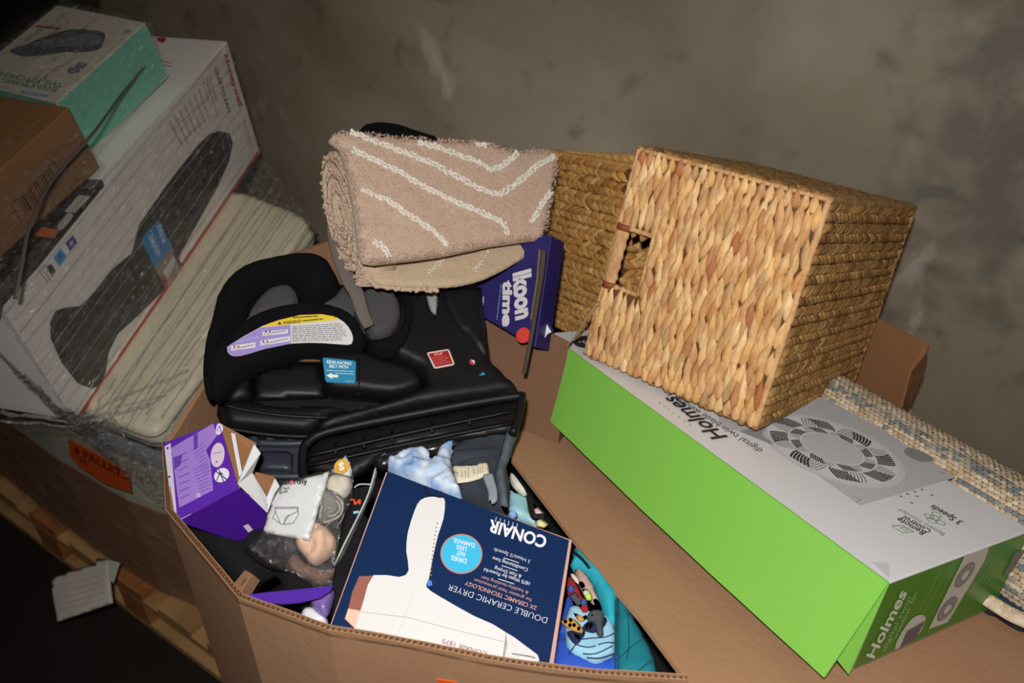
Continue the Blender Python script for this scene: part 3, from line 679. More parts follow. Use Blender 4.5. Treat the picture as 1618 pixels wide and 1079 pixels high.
pr.line(c7((408, 243), (420, 275), (478, 288)), .0028, (8, 14, 34), 3); pr.line(c7((476, 262), (484, 290)), .003, (24, 28, 44), 3)
pr.disc(c7((565, 528))[0], .0262, (188, 128, 110), 1, 48); pr.disc(c7((565, 528))[0], .0245, (58, 182, 224), 2, 48)
CW = (226, 228, 232)
for s_, a, b, u_ in (('DRIES', (588, 552), (523, 536), (582, 590)), ('FAST', (582, 524), (546, 515), (576, 560)), ('LESS', (588, 502), (545, 491), (582, 536)), ('DAMAGE.', (622, 486), (530, 462), (618, 520))):
    a_, b_, u__ = c7(a, b, u_); pr.text(s_, a_, b_, (a_[0]+(u__[0]-a_[0])*.52, a_[1]+(u__[1]-a_[1])*.52), CW, 4, .012)
pr.text('CONAIR', c7((932, 458))[0], c7((688, 384))[0], c7((920, 506))[0], CW, 3, .03)
a_, b_ = c7((716, 398), (700, 372))
for k in range(6): pr.line(c7((800-18*k, 420-5.5*k), (804-18*k, 400-5.5*k)), .0007, CW, 3)
def ln(s_, a, b, h, col=CW, bold=0):
    a_, b_ = c7(a, b); dx, dy = b_[0]-a_[0], b_[1]-a_[1]; L_ = math.hypot(dx, dy); pr.text(s_, a_, b_, (a_[0]+dy/L_*h, a_[1]-dx/L_*h), col, 3, bold)
ln('3 Heats/2 Speeds', (860, 556), (706, 504), 5.5, bold=-.008); ln('Conditioning Ions', (850, 592), (700, 541), 5.5)
ln('1875 Watts for Powerful', (858, 650), (663, 590), 5.5); ln('& Fast Drying', (822, 620), (708, 583), 5.5)
pr.line(c7((810, 568), (745, 546)), .0008, CW, 3); pr.line(c7((804, 602), (737, 579)), .0008, CW, 3); pr.line(c7((790, 658), (722, 636)), .0008, CW, 3)
PK = (200, 150, 142)
ln('DOUBLE CERAMIC DRYER', (934, 803), (514, 659), 9.5, bold=-.016); ln('2X CERAMIC TECHNOLOGY', (888, 754), (584, 645), 6.5, PK, .01)
ln('for greater heat protection', (866, 722), (622, 634), 5, PK); ln('& healthy-looking hair', (852, 690), (650, 622), 5, PK)
ln('CONAIR 1875', (676, 948), (486, 892), 7, (150, 96, 104), .01)
pr.done()
# ------------------------------------------------------------------ rolled bath mat
PILE = M('beige_terry_pile', (220, 192, 170), .95, var=.45, vscale=260, c2=(184, 156, 136), bump=.9, bscale=900, spec=.1)
PILEW = M('white_terry_tufts', (238, 230, 218), .95, var=.3, vscale=300, c2=(212, 198, 176), bump=.8, bscale=700, spec=.1)
BACK = M('cream_mat_backing', (200, 178, 152), .9, var=.4, vscale=300, c2=(178, 154, 120), bump=.9, bscale=500, spec=.1)
mp = pl3((555, 213, 1.32), (875, 243, 1.50), (575, 420, 1.27))
t = thing('bath_mat', 'rolled beige shaggy bath mat with white chevron lines on top of the car seat', 'bath mat', mp.hit(700, 440))
top_px = c5((95, 150), (130, 112), (200, 112), (420, 130), (640, 150), (900, 160), (1010, 190), (1100, 212), (1295, 215), (1280, 420), (1262, 520), (1235, 655), (1180, 680), (950, 712), (700, 765), (430, 798), (275, 800), (245, 660), (222, 480), (185, 300), (150, 190))
def mw(v):
    """sag of the mat between its supports"""
    return v
pile = puff('pile_face', top_px, mp.up(.012), PILE, hf=.012, hb=.014, er=.014, res=.0042, amp=.0035, ns=18, parent=t, sm=2, seed=2)
def fuzz(name, frame, px, mat, parent, n_, ln_=.006, h=.011, seed=3, w_=.0011):
    l2 = smooth_loop([frame.loc(*p) for p in px], 2); xs = [p.x for p in l2]; ys = [p.y for p in l2]; rr = random.Random(seed); vs, fs = [], []
    def inside(x, y):
        c_ = False; j = len(l2)-1
        for i in range(len(l2)):
            if (l2[i].y > y) != (l2[j].y > y) and x < (l2[j].x-l2[i].x)*(y-l2[i].y)/(l2[j].y-l2[i].y)+l2[i].x: c_ = not c_
            j = i
        return c_
    def ed(x, y): return min(((p.x-x)**2+(p.y-y)**2)**.5 for p in l2[::2])
    k = 0
    while k < n_:
        x, y = rr.uniform(min(xs), max(xs)), rr.uniform(min(ys), max(ys))
        if not inside(x, y): continue
        k += 1; d_ = min(1, ed(x, y)/.014); hh = h*math.sqrt(1-(1-d_)**2)+.0035*fold_noise((x, y), 18, 2)*d_-.001
        a = rr.uniform(0, 6.28); t1 = Vector((math.cos(a), math.sin(a)))*w_; lean = Vector((rr.uniform(-1, 1), rr.uniform(-1, 1)))*ln_*.7
        o = len(vs); vs += [frame.w(x-t1.x, y-t1.y, hh), frame.w(x+t1.x, y+t1.y, hh), frame.w(x+lean.x, y+lean.y, hh+ln_*rr.uniform(.3, .8))]; fs.append((o, o+1, o+2))
    return link(name, vs, fs, mat, parent, smooth=False)
fuzz('pile_loops', mp.up(.012), top_px, PILE, t, 26000, .0045, .012)['kind'] = 'stuff'
ICO = []
bm = bmesh.new(); bmesh.ops.create_icosphere(bm, subdivisions=1, radius=1); ICOV = [v.co.copy() for v in bm.verts]; bm.verts.index_update(); ICOF = [[v.index for v in f.verts] for f in bm.faces]; bm.free()
def beads(name, pts, mat, parent, r=(.003, .0045), squash=None):
    vs, fs = [], []
    for i, p in enumerate(pts):
        o = len(vs); rr = random.uniform(*r); vs += [p+v*rr*random.uniform(.85, 1.15) for v in ICOV]; fs += [tuple(k+o for k in f) for f in ICOF]
    return link(name, vs, fs, mat, parent)
def chev(name, px, fr, h, parent, step=.0034, wd=.0042, r=(.0024, .0040)):
    l = [fr.loc(*p) for p in px]; pts = []
    for a, b in zip(l, l[1:]):
        L_ = (b-a).length; n_ = max(2, int(L_/step)); nr = Vector((-(b-a).y, (b-a).x)).normalized()
        for i in range(n_):
            q = a.lerp(b, i/n_)
            for s in (-1, 1):
                e = q+nr*(s*wd*.55+random.uniform(-.0016, .0016)); pts.append(fr.w(e.x, e.y, h+.0035*fold_noise((e.x, e.y), 18, 2)+random.uniform(-.0012, .0015)))
    return beads(name, pts, PILEW, parent, r)
mf = mp.up(.012); hC = .0125
for px in (c5((205, 120), (430, 205), (640, 285), (760, 350), (870, 410), (990, 450), (1100, 370), (1200, 285), (1285, 240)),
           c5((215, 215), (400, 300), (600, 410), (760, 490), (900, 545), (1010, 600), (1035, 670)),
           c5((560, 175), (690, 205), (800, 250), (900, 285), (940, 320), (1010, 290), (1090, 225)),
           c5((265, 420), (390, 475), (520, 565), (640, 640), (720, 720)),
           c5((1262, 430), (1220, 490), (1180, 560), (1150, 600)), c5((330, 695), (390, 745), (410, 790)), c5((870, 180), (930, 185))):
    chev('chevron_stripe', px, mf, hC, t)
# lower flap of the mat showing its backing
bk = pl3((580, 420, 1.31), (858, 385, 1.45), (640, 455, 1.31))
bkp = puff('backing_flap', c5((285, 800), (700, 760), (950, 705), (1200, 660), (1245, 680), (1180, 740), (1060, 815), (930, 880), (800, 915), (640, 925), (380, 915), (330, 880)), bk, BACK, hf=.005, hb=.012, er=.008, res=.006, amp=.002, parent=t, sm=2)
for px in (c5((730, 740), (690, 800), (620, 870)), c5((945, 735), (905, 800), (865, 850)), c5((440, 780), (380, 835))):
    chev('backing_stripe', px, bk, .005, t, .004, .003, (.0014, .002))
chev('lower_pile_edge', c5((290, 850), (350, 915), (500, 930), (680, 935)), bk.up(-.006), .0, t, .003, .004, (.003, .005)).data.materials[0] = PILE
# spiral end of the roll at the left: layers of the rolled mat seen edge on
ex = pl3((527, 230, 1.30), (600, 430, 1.285), (560, 300, 1.33)); ax_ = (mp.hit(700, 300)-mp.hit(560, 290)).normalized()
E0 = mp.hit(545, 225); E1 = mp.hit(590, 420); cen = E0.lerp(E1, .5); va = (E1-E0)/2; wa = -mp.n*.036+RT*-.010
va2 = va*1.02
def spiral(u_, off=0):
    turns = 3.4; s = 1-.86*u_+off; a = -math.pi/2-u_*turns*2*math.pi
    return cen-mp.n*.044+va2*(-math.sin(a)*-1*s*-1)+wa*(math.cos(a)*s)-ax_*.012
def spiral_strip(name, o0, o1, mat, d0, d1, parent):
    vs, fs = [], []; N_ = 150
    for i in range(N_+1):
        u_ = i/N_; j = .0025*noise.noise(Vector((u_*60, o0*9, 0)))
        p, q = spiral(u_, o0), spiral(u_, o1)
        vs += [p+ax_*(d0+j), q+ax_*(d0+j*.6), q+ax_*d1, p+ax_*d1]
    for i in range(N_):
        for j in range(4): fs.append((4*i+j, 4*i+(j+1) % 4, 4*i+4+(j+1) % 4, 4*i+4+j))
    return link(name, vs, fs, mat, parent)
spiral_strip('rolled_backing', -.022, .022, BACK, -.004, .05, t); spiral_strip('rolled_pile', .022, .15, PILE, .0, .05, t)
pts = []
for i in range(420):
    u_ = i/420; pts.append(spiral(u_, random.uniform(.03, .14))+ax_*random.uniform(-.003, .002))
beads('pile_edge_tufts', pts, PILE, t, (.0025, .0045))

# ------------------------------------------------------------------ woven rug roll behind the fan carton
c, D, R_, cor = fitted('fan')
RS = [[(216, 198, 168), (192, 170, 138), (228, 214, 192), (174, 150, 120)], [(140, 144, 140), (112, 120, 122), (168, 164, 150), (196, 176, 146)]]
RUGA = M('jute_stitches', (204, 184, 154), .9, var=.5, vscale=90, c2=(150, 120, 86), island=RS[0], bump=.5, bscale=600)
RUGB = M('blue_grey_stitches', (130, 140, 142), .9, var=.5, vscale=90, c2=(84, 96, 104), island=RS[1], bump=.5, bscale=600)
RUGC = M('rug_core', (118, 96, 72), .95, var=.4, vscale=80)
RUGN = M('dark_blue_rug_underside', (44, 58, 74), .95, var=.5, vscale=60)
ra = R_[0]; rr_ = .088
r0_ = cor(-1, 1, 0)+R_[1]*(rr_+.004)+R_[2]*-.012-ra*.02; LEN = 1.06
t = thing('striped_rug', 'rolled woven rug with tan and blue-grey stripes lying behind the fan carton', 'rug', r0_+ra*LEN/2)
n1, n2 = R_[1], R_[2]
tube('rug_roll', [r0_+ra*(LEN*i/30) for i in range(31)], rr_-.003, RUGC, t, seg=40, k=0)
va_, fa_, vb_, fb_ = [], [], [], []
rows = int(2*math.pi*rr_/.0070*.62)
for k in range(rows):
    th_ = math.radians(205)-k/rows*math.radians(223)
    nn_ = n1*math.cos(th_)+n2*math.sin(th_); tt_ = -n1*math.sin(th_)+n2*math.cos(th_)
    blue = k in (8, 9, 10, 20, 21, 22) or k % 13 == 3
    m = int(LEN/.0092)
    for i in range(m):
        b_ = blue and random.random() < .85 or random.random() < .07
        vs, fs = (vb_, fb_) if b_ else (va_, fa_)
        cpt = r0_+ra*((i+(k % 2)*.5)*LEN/m)+nn_*rr_; o = len(vs)
        L_ = .0058*random.uniform(.85, 1.2); w2 = .0037; hh = .0036*random.uniform(.8, 1.2)
        vs += [cpt-ra*L_, cpt-ra*L_*.5+tt_*w2+nn_*hh*.6, cpt-ra*L_*.5-tt_*w2+nn_*hh*.6, cpt+nn_*hh*1.3, cpt+ra*L_*.5+tt_*w2+nn_*hh*.6, cpt+ra*L_*.5-tt_*w2+nn_*hh*.6, cpt+ra*L_]
        fs += [tuple(o+x for x in f) for f in ((0, 2, 3, 1), (3, 5, 6, 4), (1, 3, 4), (2, 5, 3))]
link('tan_stitches', va_, fa_, RUGA, t)['kind'] = 'stuff'; link('blue_grey_stitches', vb_, fb_, RUGB, t)['kind'] = 'stuff'
rw = Frame(cor(1, 1, -1)-R_[2]*.01, R_[2], ra)
puff('rug_tail', [(1500, 918), (1560, 905), (1640, 850), (1760, 860), (1760, 1040), (1618, 984), (1566, 956), (1530, 935)], rw.up(.02), RUGN, hf=.008, hb=.02, er=.01, res=.01, parent=t, sm=1, label='dark blue underside of the rug end')
e_ = [(1556, 945), (1575, 957), (1600, 972), (1630, 985), (1680, 1005)]
tube('rug_binding', [rw.up(.030).hit(*p) for p in e_], (.012, .007), RUGA, t, seg=8, flat=Z)
pts = []
q = [rw.up(.030).hit(*p) for p in e_]
for a, b in zip(q, q[1:]):
    for i in range(8):
        for s in (-1, 0, 1): pts.append(a.lerp(b, i/8)+R_[1]*s*.005*0+R_[2]*(.006)+ra*s*.006)
beads('binding_stitches', pts, RUGA, t, (.003, .004))

# upright violet carton
NP = M('shaded_violet_board', (38, 30, 96), .5, var=.1, vscale=8)  # violet darkened to carry the shade the carton stands in
nf = pl3((760, 380, 1.46), (868, 392, 1.40), (762, 500, 1.44))
t = thing('violet_upright_carton', 'upright violet carton with white lettering between car seat and rear basket', 'box', nf.hit(800, 560))
q = [nf.hit(*p) for p in ((735, 360), (872, 372), (846, 549), (762, 500))]; q2 = [p-nf.n*.05 for p in q]
hexa('carton_body', q+q2, [NP], [0]*6, t, bev=.001)
pr = Print(nf, t); TW = (205, 200, 205)
pr.text('lkoon', cn((300, 215))[0], cn((318, 525))[0], cn((408, 185))[0], TW, 2, .05)
pr.text('time', cn((232, 262))[0], cn((228, 565))[0], cn((292, 262))[0], TW, 2, .05)
pr.scribble(cn((215, 290))[0], cn((186, 525))[0], cn((224, 290))[0], (130, 130, 165), 2, 1)
pr.disc(cn((362, 622))[0], .0125, (205, 62, 52), 1, 30)
pr.poly(cn((100, 365), (104, 372), (98, 470), (88, 440)), (190, 190, 195), 1)
pr.line(cn((470, 60), (455, 250), (415, 520)), .0035, (106, 98, 62), 2)
pr.done()
panel('side_label_panel', cn((462, 520), (498, 500), (560, 590), (500, 640), (470, 690), (430, 700)), nf.up(-.03), NP, .002, t)
panel('white_sticker', cn((490, 510), (520, 560), (545, 600), (520, 610), (470, 685), (452, 680)), nf.up(-.028), WHITE, .0006, t)
kb = thing('brown_inner_carton', 'brown kraft carton under the upright violet carton, beside the car seat', 'box', P(790, 620, 1.5))
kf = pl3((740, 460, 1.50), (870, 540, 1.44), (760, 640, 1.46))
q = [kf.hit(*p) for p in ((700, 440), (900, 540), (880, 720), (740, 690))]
hexa('carton_body', q+[p-kf.n*.1 for p in q], [M('shaded_kraft', (112, 80, 58), .8, var=.5, vscale=18, c2=(110, 76, 52))], [0]*6, kb)  # kraft colour darkened for the shade of the basket and fan carton
sp_ = [P(859, 395, 1.36), P(856, 430, 1.36), P(848, 480, 1.35), P(838, 540, 1.34), P(828, 590, 1.33)]
tag(tube('webbing_strap', sp_, lambda u_: (.0042-.001*u_, .0012), M('taupe_webbing', (70, 58, 50), .8, bump=.5, bscale=900), None, seg=8, flat=FW), 'narrow taupe strap hanging down in front of the upright violet carton', 'strap')
w_ = thing('dry_stem', 'thin dry grass stem sticking out below the mouth of the tipped basket', 'stem', P(893, 550, 1.42))
tube('stem', [P(946, 478, 1.37), P(925, 505, 1.39), P(912, 528, 1.41), P(893, 549, 1.43)], lambda u_: .0034*(1-u_*.75), M('dry_stem', (150, 128, 96), .6), w_)
tube('fibre', [P(946, 500, 1.38), P(930, 520, 1.40), P(903, 540, 1.42)], .0008, M('dry_stem', (150, 128, 96)), w_)

# ------------------------------------------------------------------ car seat
sf = pl3((330, 600, 1.27), (820, 640, 1.33), (500, 420, 1.40))
t = thing('child_car_seat', 'black child car seat lying in the bin with warning labels', 'car seat', sf.hit(560, 720))
puff('shell_back', c4((70, 640), (70, 480), (120, 330), (200, 220), (330, 160), (520, 150), (640, 215), (960, 240), (1235, 255), (1275, 580), (1380, 690), (1330, 830), (1100, 800), (760, 820), (640, 860), (520, 880), (150, 845), (120, 700)), sf.up(-.05), BLK, hf=.006, hb=.09, er=.03, res=.015, parent=t, sm=2)
puff('side_bolster', c4((60, 640), (60, 520), (92, 380), (132, 262), (225, 172), (380, 126), (520, 113), (600, 148), (636, 210), (628, 262), (570, 303), (485, 300), (452, 248), (400, 232), (330, 250), (275, 300), (238, 395), (190, 440), (150, 510), (130, 600), (115, 690), (85, 720)), sf.up(-.02), BLKF, hf=.05, hb=.04, er=.035, res=.008, amp=.002, ns=14, parent=t, sm=3)
puff('bolster_liner', c4((232, 405), (262, 330), (310, 265), (380, 232), (440, 238), (466, 275), (460, 345), (400, 360), (320, 380)), sf.up(-.03), GREYF, hf=.022, hb=.01, er=.012, res=.008, amp=.002, parent=t, sm=2, label='grey inner lining')
puff('seat_liner', c4((430, 330), (480, 300), (560, 295), (625, 255), (650, 232), (720, 250), (780, 300), (780, 420), (700, 410), (600, 350), (500, 340)), sf.up(-.035), GREYF, hf=.02, hb=.01, er=.02, res=.008, amp=.003, parent=t, sm=2, label='dark grey seat lining')
lbp = c4((105, 700), (68, 610), (90, 540), (140, 470), (230, 395), (330, 345), (440, 320), (560, 318), (660, 345), (720, 390), (748, 450), (742, 495), (690, 515), (600, 520), (500, 515), (400, 535), (300, 570), (210, 625), (150, 680), (120, 720))
puff('cover_edge', lbp, sf.up(.0), BLKF, hf=.028, hb=.04, er=.012, res=.006, amp=.0006, parent=t, sm=3, label='black fabric cover edge carrying the warning label')
lf = sf.up(.0295); pr = Print(lf, t, 'warning_label')
LO = c4((160, 492), (175, 470), (300, 398), (380, 368), (470, 348), (560, 344), (630, 358), (675, 395), (694, 435), (692, 462), (670, 473), (560, 465), (440, 467), (320, 490), (240, 514), (195, 522), (168, 512))
pr.poly(LO, (216, 216, 218), 0, 2)
pr.poly(c4((302, 396), (380, 368), (470, 347), (560, 343), (612, 352), (638, 366), (540, 376), (430, 386), (385, 392)), (236, 206, 60), 2, 0)
pr.poly(c4((161, 492), (176, 470), (300, 400), (385, 392), (428, 388), (432, 468), (320, 491), (240, 515), (195, 523), (168, 512)), (164, 146, 214), 1)
pr.text('WARNING!', c4((396, 387))[0], c4((475, 380))[0], c4((397, 374))[0], (30, 28, 24), 3, .02)
pr.poly(c4((374, 388), (392, 386), (382, 375)), (30, 28, 24), 3)
pr.scribble(c4((482, 375))[0], c4((570, 366))[0], c4((482, 366))[0], (60, 54, 30), 3, 1); pr.scribble(c4((440, 361))[0], c4((550, 354))[0], c4((440, 352))[0], (60, 54, 30), 3, 1)
for k in range(9): pr.scribble(c4((436, 399+7.6*k))[0], c4((650+4*k-(k > 6)*30, 385+8.6*k))[0], c4((436, 394+7.6*k))[0], (120, 120, 124), 3, 1, seed=k, fill=.97)
for a, b, h in (((176, 500), (280, 485), 22), ((310, 436), (418, 425), 18), ((300, 478), (428, 458), 22)):
    pr.poly(c4(a, b, (b[0], b[1]-h), (a[0], a[1]-h)), (224, 222, 228), 2)
    pr.scribble(c4((a[0]+42, a[1]-12))[0], c4((b[0]-8, b[1]-9))[0], c4((a[0]+42, a[1]-18))[0], (90, 88, 96), 3, 1)
    for q in range(2):
        x, y = a[0]+8+q*17, a[1]-4; pr.line(c4((x, y), (x+4, y-10), (x+10, y-12), (x+12, y-2)), .0007, (140, 60, 50), 3); pr.disc(c4((x+6, y-15))[0], .0014, (140, 60, 50), 3, 8)
pr.scribble(c4((196, 466))[0], c4((300, 440))[0], c4((196, 461))[0], (205, 195, 235), 3, 1)
pr.done(label='white, yellow and lilac warning label')
# cavity, its shade painted as darker plastic, and ledges under the cover
puff('cavity_panel', c4((270, 590), (330, 560), (560, 540), (590, 700), (270, 710)), sf.up(-.035), M('recess_shade_plastic', (12, 11, 12), .5), hf=.004, hb=.01, er=.005, res=.012, parent=t, sm=0)
puff('brown_trim', c4((400, 535), (500, 522), (560, 520), (560, 545), (480, 545)), sf.up(-.02), M('tan_strap', (116, 80, 40), .8), hf=.004, hb=.004, er=.004, res=.006, parent=t, sm=0, label='tan fabric strip')
puff('side_rib', c4((150, 700), (180, 650), (265, 590), (272, 715), (160, 735)), sf.up(-.03), BLK, hf=.015, hb=.01, er=.01, res=.01, parent=t, sm=1)
puff('belt_guide', c4((555, 520), (600, 515), (735, 515), (800, 540), (900, 570), (975, 610), (992, 655), (960, 690), (860, 715), (720, 700), (600, 690), (570, 650)), sf.up(-.02), BLK, hf=.026, hb=.02, er=.014, res=.006, parent=t, sm=2)
tube('guide_seam', [sf.up(.0065).hit(*p) for p in c4((722, 528), (723, 600), (718, 688))], .0009, M('recess_shade_plastic', (12, 11, 12)), t)
bp_ = sf.up(.0072); pr = Print(bp_, t, 'belt_path_label')
pr.poly(c4((566, 532), (572, 527), (700, 540), (708, 548), (706, 632), (700, 638), (584, 632), (577, 622)), (46, 138, 176), 0)
pr.text('REAR-FACING', c4((583, 552))[0], c4((688, 560))[0], c4((584, 539))[0], (228, 234, 238), 2, .03)
pr.text('BELT PATH', c4((594, 570))[0], c4((674, 575))[0], c4((595, 558))[0], (228, 234, 238), 2, .03)
pr.scribble(c4((582, 584))[0], c4((700, 589))[0], c4((582, 579))[0], (200, 222, 232), 2, 1); pr.scribble(c4((620, 596))[0], c4((700, 600))[0], c4((620, 591))[0], (200, 222, 232), 2, 1)
pr.poly(c4((582, 604), (606, 592), (606, 600), (632, 602), (632, 613), (606, 612), (607, 620)), (232, 236, 238), 2); pr.scribble(c4((664, 629))[0], c4((696, 631))[0], c4((664, 625))[0], (180, 206, 220), 2, 1)
pr.done(label='blue belt path label')
puff('ledge', c4((140, 730), (200, 722), (420, 745), (600, 745), (700, 760), (600, 800), (540, 850), (500, 868), (160, 842), (135, 790)), sf.up(-.03), BLK, hf=.024, hb=.03, er=.012, res=.008, parent=t, sm=1)
tube('ledge_lip', [sf.up(-.004).hit(*p) for p in c4((150, 728), (250, 752), (420, 775), (600, 782))], .0025, BLK, t)
tube('ledge_lip', [sf.up(-.004).hit(*p) for p in c4((155, 826), (300, 850), (420, 860), (510, 862))], .003, BLK, t)
puff('body_panel', c4((740, 470), (800, 440), (880, 300), (960, 236), (1100, 225), (1245, 250), (1262, 400), (1282, 560), (1330, 610), (1405, 680), (1420, 700), (1200, 735), (1000, 765), (820, 800), (640, 860), (560, 880), (520, 830), (600, 780), (720, 760), (860, 720), (990, 665), (970, 605), (860, 550), (760, 520)), sf.up(-.025), BLK, hf=.03, hb=.04, er=.016, res=.008, amp=.002, ns=10, parent=t, sm=1)
puff('harness_pad_ring', c4((760, 470), (790, 515), (850, 530), (910, 490), (945, 420), (955, 330), (930, 250), (880, 215), (860, 225), (905, 300), (905, 390), (860, 445), (800, 460)), sf.up(.0), BLKF, hf=.02, hb=.02, er=.01, res=.006, parent=t, sm=2)
puff('harness_pad', c4((716, 280), (760, 238), (830, 232), (875, 262), (900, 325), (892, 385), (850, 440), (800, 456), (765, 445), (745, 405), (700, 350)), sf.up(.005), GREYF, hf=.02, hb=.01, er=.012, res=.006, parent=t, sm=2, label='grey harness pad')
S1 = c5((120, 505), (122, 620), (140, 700), (170, 790), (205, 880), (250, 960))+c4((735, 330), (765, 395))
dd = [1.36, 1.35, 1.34, 1.33, 1.32, 1.315, 1.315, 1.315]
tube('harness_strap', [P(x, y, d_) for (x, y), d_ in zip(S1, dd)], lambda u_: (.0085+.003*math.sin(u_*3.1), .0035), M('taupe_fabric', (108, 100, 94), .9, bump=.6, bscale=1200), t, seg=12, flat=sf.n, label='taupe harness strap')
puff('seat_side', c5((110, 520), (240, 660), (270, 790), (300, 880), (480, 940), (620, 935), (680, 930), (690, 1100), (500, 1100), (250, 960), (190, 860), (140, 740)), sf.up(-.03), BLKF, hf=.02, hb=.03, er=.015, res=.01, parent=t, sm=1)
puff('liner_wedge', c4((1000, 235), (1056, 235), (1056, 300), (1044, 368), (1020, 310)), sf.up(.006), M('light_grey_fabric', (150, 148, 148), .95), hf=.003, hb=.006, er=.004, res=.006, parent=t, sm=0, label='light grey fabric wedge')
puff('pillar', c4((1060, 220), (1240, 230), (1262, 400), (1275, 560), (1200, 480), (1110, 380), (1070, 300)), sf.up(.0), BLK, hf=.012, hb=.02, er=.01, res=.008, parent=t, sm=1)
pr = Print(sf.up(.0065), t, 'caution_label')
pr.poly(c4((1010, 508), (1018, 504), (1098, 491), (1106, 495), (1128, 552), (1122, 560), (1050, 574), (1040, 572)), (214, 190, 188), 0); pr.poly(c4((1017, 511), (1100, 497), (1121, 553), (1046, 568)), (158, 36, 34), 1)
pr.text('STOP', c4((1043, 521))[0], c4((1078, 515))[0], c4((1041, 511))[0], (220, 170, 165), 2, .03)
for k in range(4): pr.scribble(c4((1030+4*k, 533+9*k))[0], c4((1100+3*k, 520+9*k))[0], c4((1029+4*k, 529+9*k))[0], (206, 120, 116), 2, 1, seed=k)
pr.done(label='red caution label')
pr = Print(sf.up(.0065), t, 'small_labels')
pr.poly(c4((1190, 540), (1205, 536), (1216, 548), (1210, 560), (1196, 555)), (190, 60, 70), 0); pr.poly(c4((1196, 535), (1214, 540), (1215, 555), (1208, 548)), (210, 210, 220), 1); pr.poly(c4((1232, 604), (1250, 588), (1260, 600)), (50, 140, 190), 0)
pr.done()
# hollow base tray: lip + ribs + inside painted darker as shade
bf_ = pl3((485, 720, 1.22), (820, 640, 1.27), (600, 745, 1.205))
puff('base_inside', c4((490, 1000), (495, 920), (545, 860), (1000, 770), (1400, 705), (1375, 840), (1180, 870), (1000, 890), (830, 930), (700, 1040)), bf_.up(-.03), M('recess_shade_plastic', (12, 11, 12)), hf=.004, hb=.03, er=.01, res=.012, parent=t, sm=0)
tube('base_lip', [bf_.hit(*p) for p in c4((495, 1075), (480, 1000), (484, 920), (500, 890), (560, 850), (700, 815), (1000, 757), (1200, 720), (1395, 690), (1414, 700), (1400, 780), (1375, 850))], .0065, BLK, t, seg=8)
for a, b in (((495, 945), (1395, 748)), ((500, 985), (1385, 800))):
    p_ = [bf_.up(-.012).hit(*q) for q in c4(a, ((a[0]+b[0])/2, (a[1]+b[1])/2-6), b)]
    tube('base_rib', p_, (.004, .0022), BLK, t, seg=8)
for x in (620, 740, 860, 1030, 1190):
    y = 945-(x-495)*.219; p_ = [bf_.up(-.014).hit(*q) for q in c4((x, y-28), (x+2, y+20))]; tube('base_web', p_, .0022, BLK, t, k=0)
puff('adjuster_block', c4((240, 870), (300, 850), (500, 870), (500, 920), (500, 1060), (300, 1060), (280, 1000), (255, 930)), pl3((390, 690, 1.28), (485, 700, 1.28), (400, 765, 1.23)), STEELP, hf=.01, hb=.04, er=.008, res=.008, parent=t, sm=0, label='blue-grey plastic adjuster')
af = pl3((390, 690, 1.265), (485, 700, 1.265), (400, 765, 1.215))
for a, b in (((285, 862), (345, 866)), ((362, 870), (425, 874)), ((435, 872), (500, 876))):
    puff('adjuster_tab', c4(a, b, (b[0], b[1]+12), (a[0], a[1]+12)), af.up(.002), M('mid_grey_plastic', (112, 116, 122), .5), hf=.002, hb=.003, er=.002, res=.006, parent=t, sm=0)
puff('adjuster_plate', c4((300, 925), (420, 925), (440, 940), (440, 1015), (290, 1010)), af.up(.0), M('slate_plastic', (46, 50, 60), .4), hf=.005, hb=.005, er=.004, res=.008, parent=t, sm=0)
tube('adjuster_bar', [af.up(.004).hit(*p) for p in c4((290, 890), (400, 893), (510, 890))], .005, STEELP, t)
tube('adjuster_bar', [af.up(.004).hit(*p) for p in c4((280, 1028), (400, 1032), (500, 1030))], .005, STEELP, t)
puff('head_rest', [(560, 290), (556, 240), (566, 210), (590, 202), (625, 204), (662, 216), (700, 232), (730, 290)], pl3((560, 220, 1.62), (700, 220, 1.66), (600, 300, 1.56)), BLKF, hf=.03, hb=.04, er=.03, res=.01, parent=t, sm=3)
puff('foot_panel', c4((770, 920), (860, 890), (1180, 870), (1180, 900), (1120, 920), (1000, 960), (900, 975), (820, 1010), (780, 990)), bf_.up(-.045), M('black_gloss_plastic', (26, 26, 28), .25), hf=.008, hb=.01, er=.01, res=.01, parent=t, sm=1)
puff('metal_bracket', c4((768, 920), (830, 905), (835, 940), (795, 952)), bf_.up(-.034), M('dull_metal', (150, 158, 164), .4, metal=.6), hf=.001, hb=.002, er=.002, res=.006, parent=t, sm=0)
# ------------------------------------------------------------------ goods inside the bin
def cloth(name, label, cat, px, z, mat, hf=.02, hb=.03, er=.02, amp=.012, ns=22, seed=1, res=.006, sm=3, fr=None, group=None):
    o = puff(name, px, fr or zpl(z), mat, hf=hf, hb=hb, er=er, res=res, amp=amp, ns=ns, seed=seed, sm=sm); return tag(o, label, cat, group)
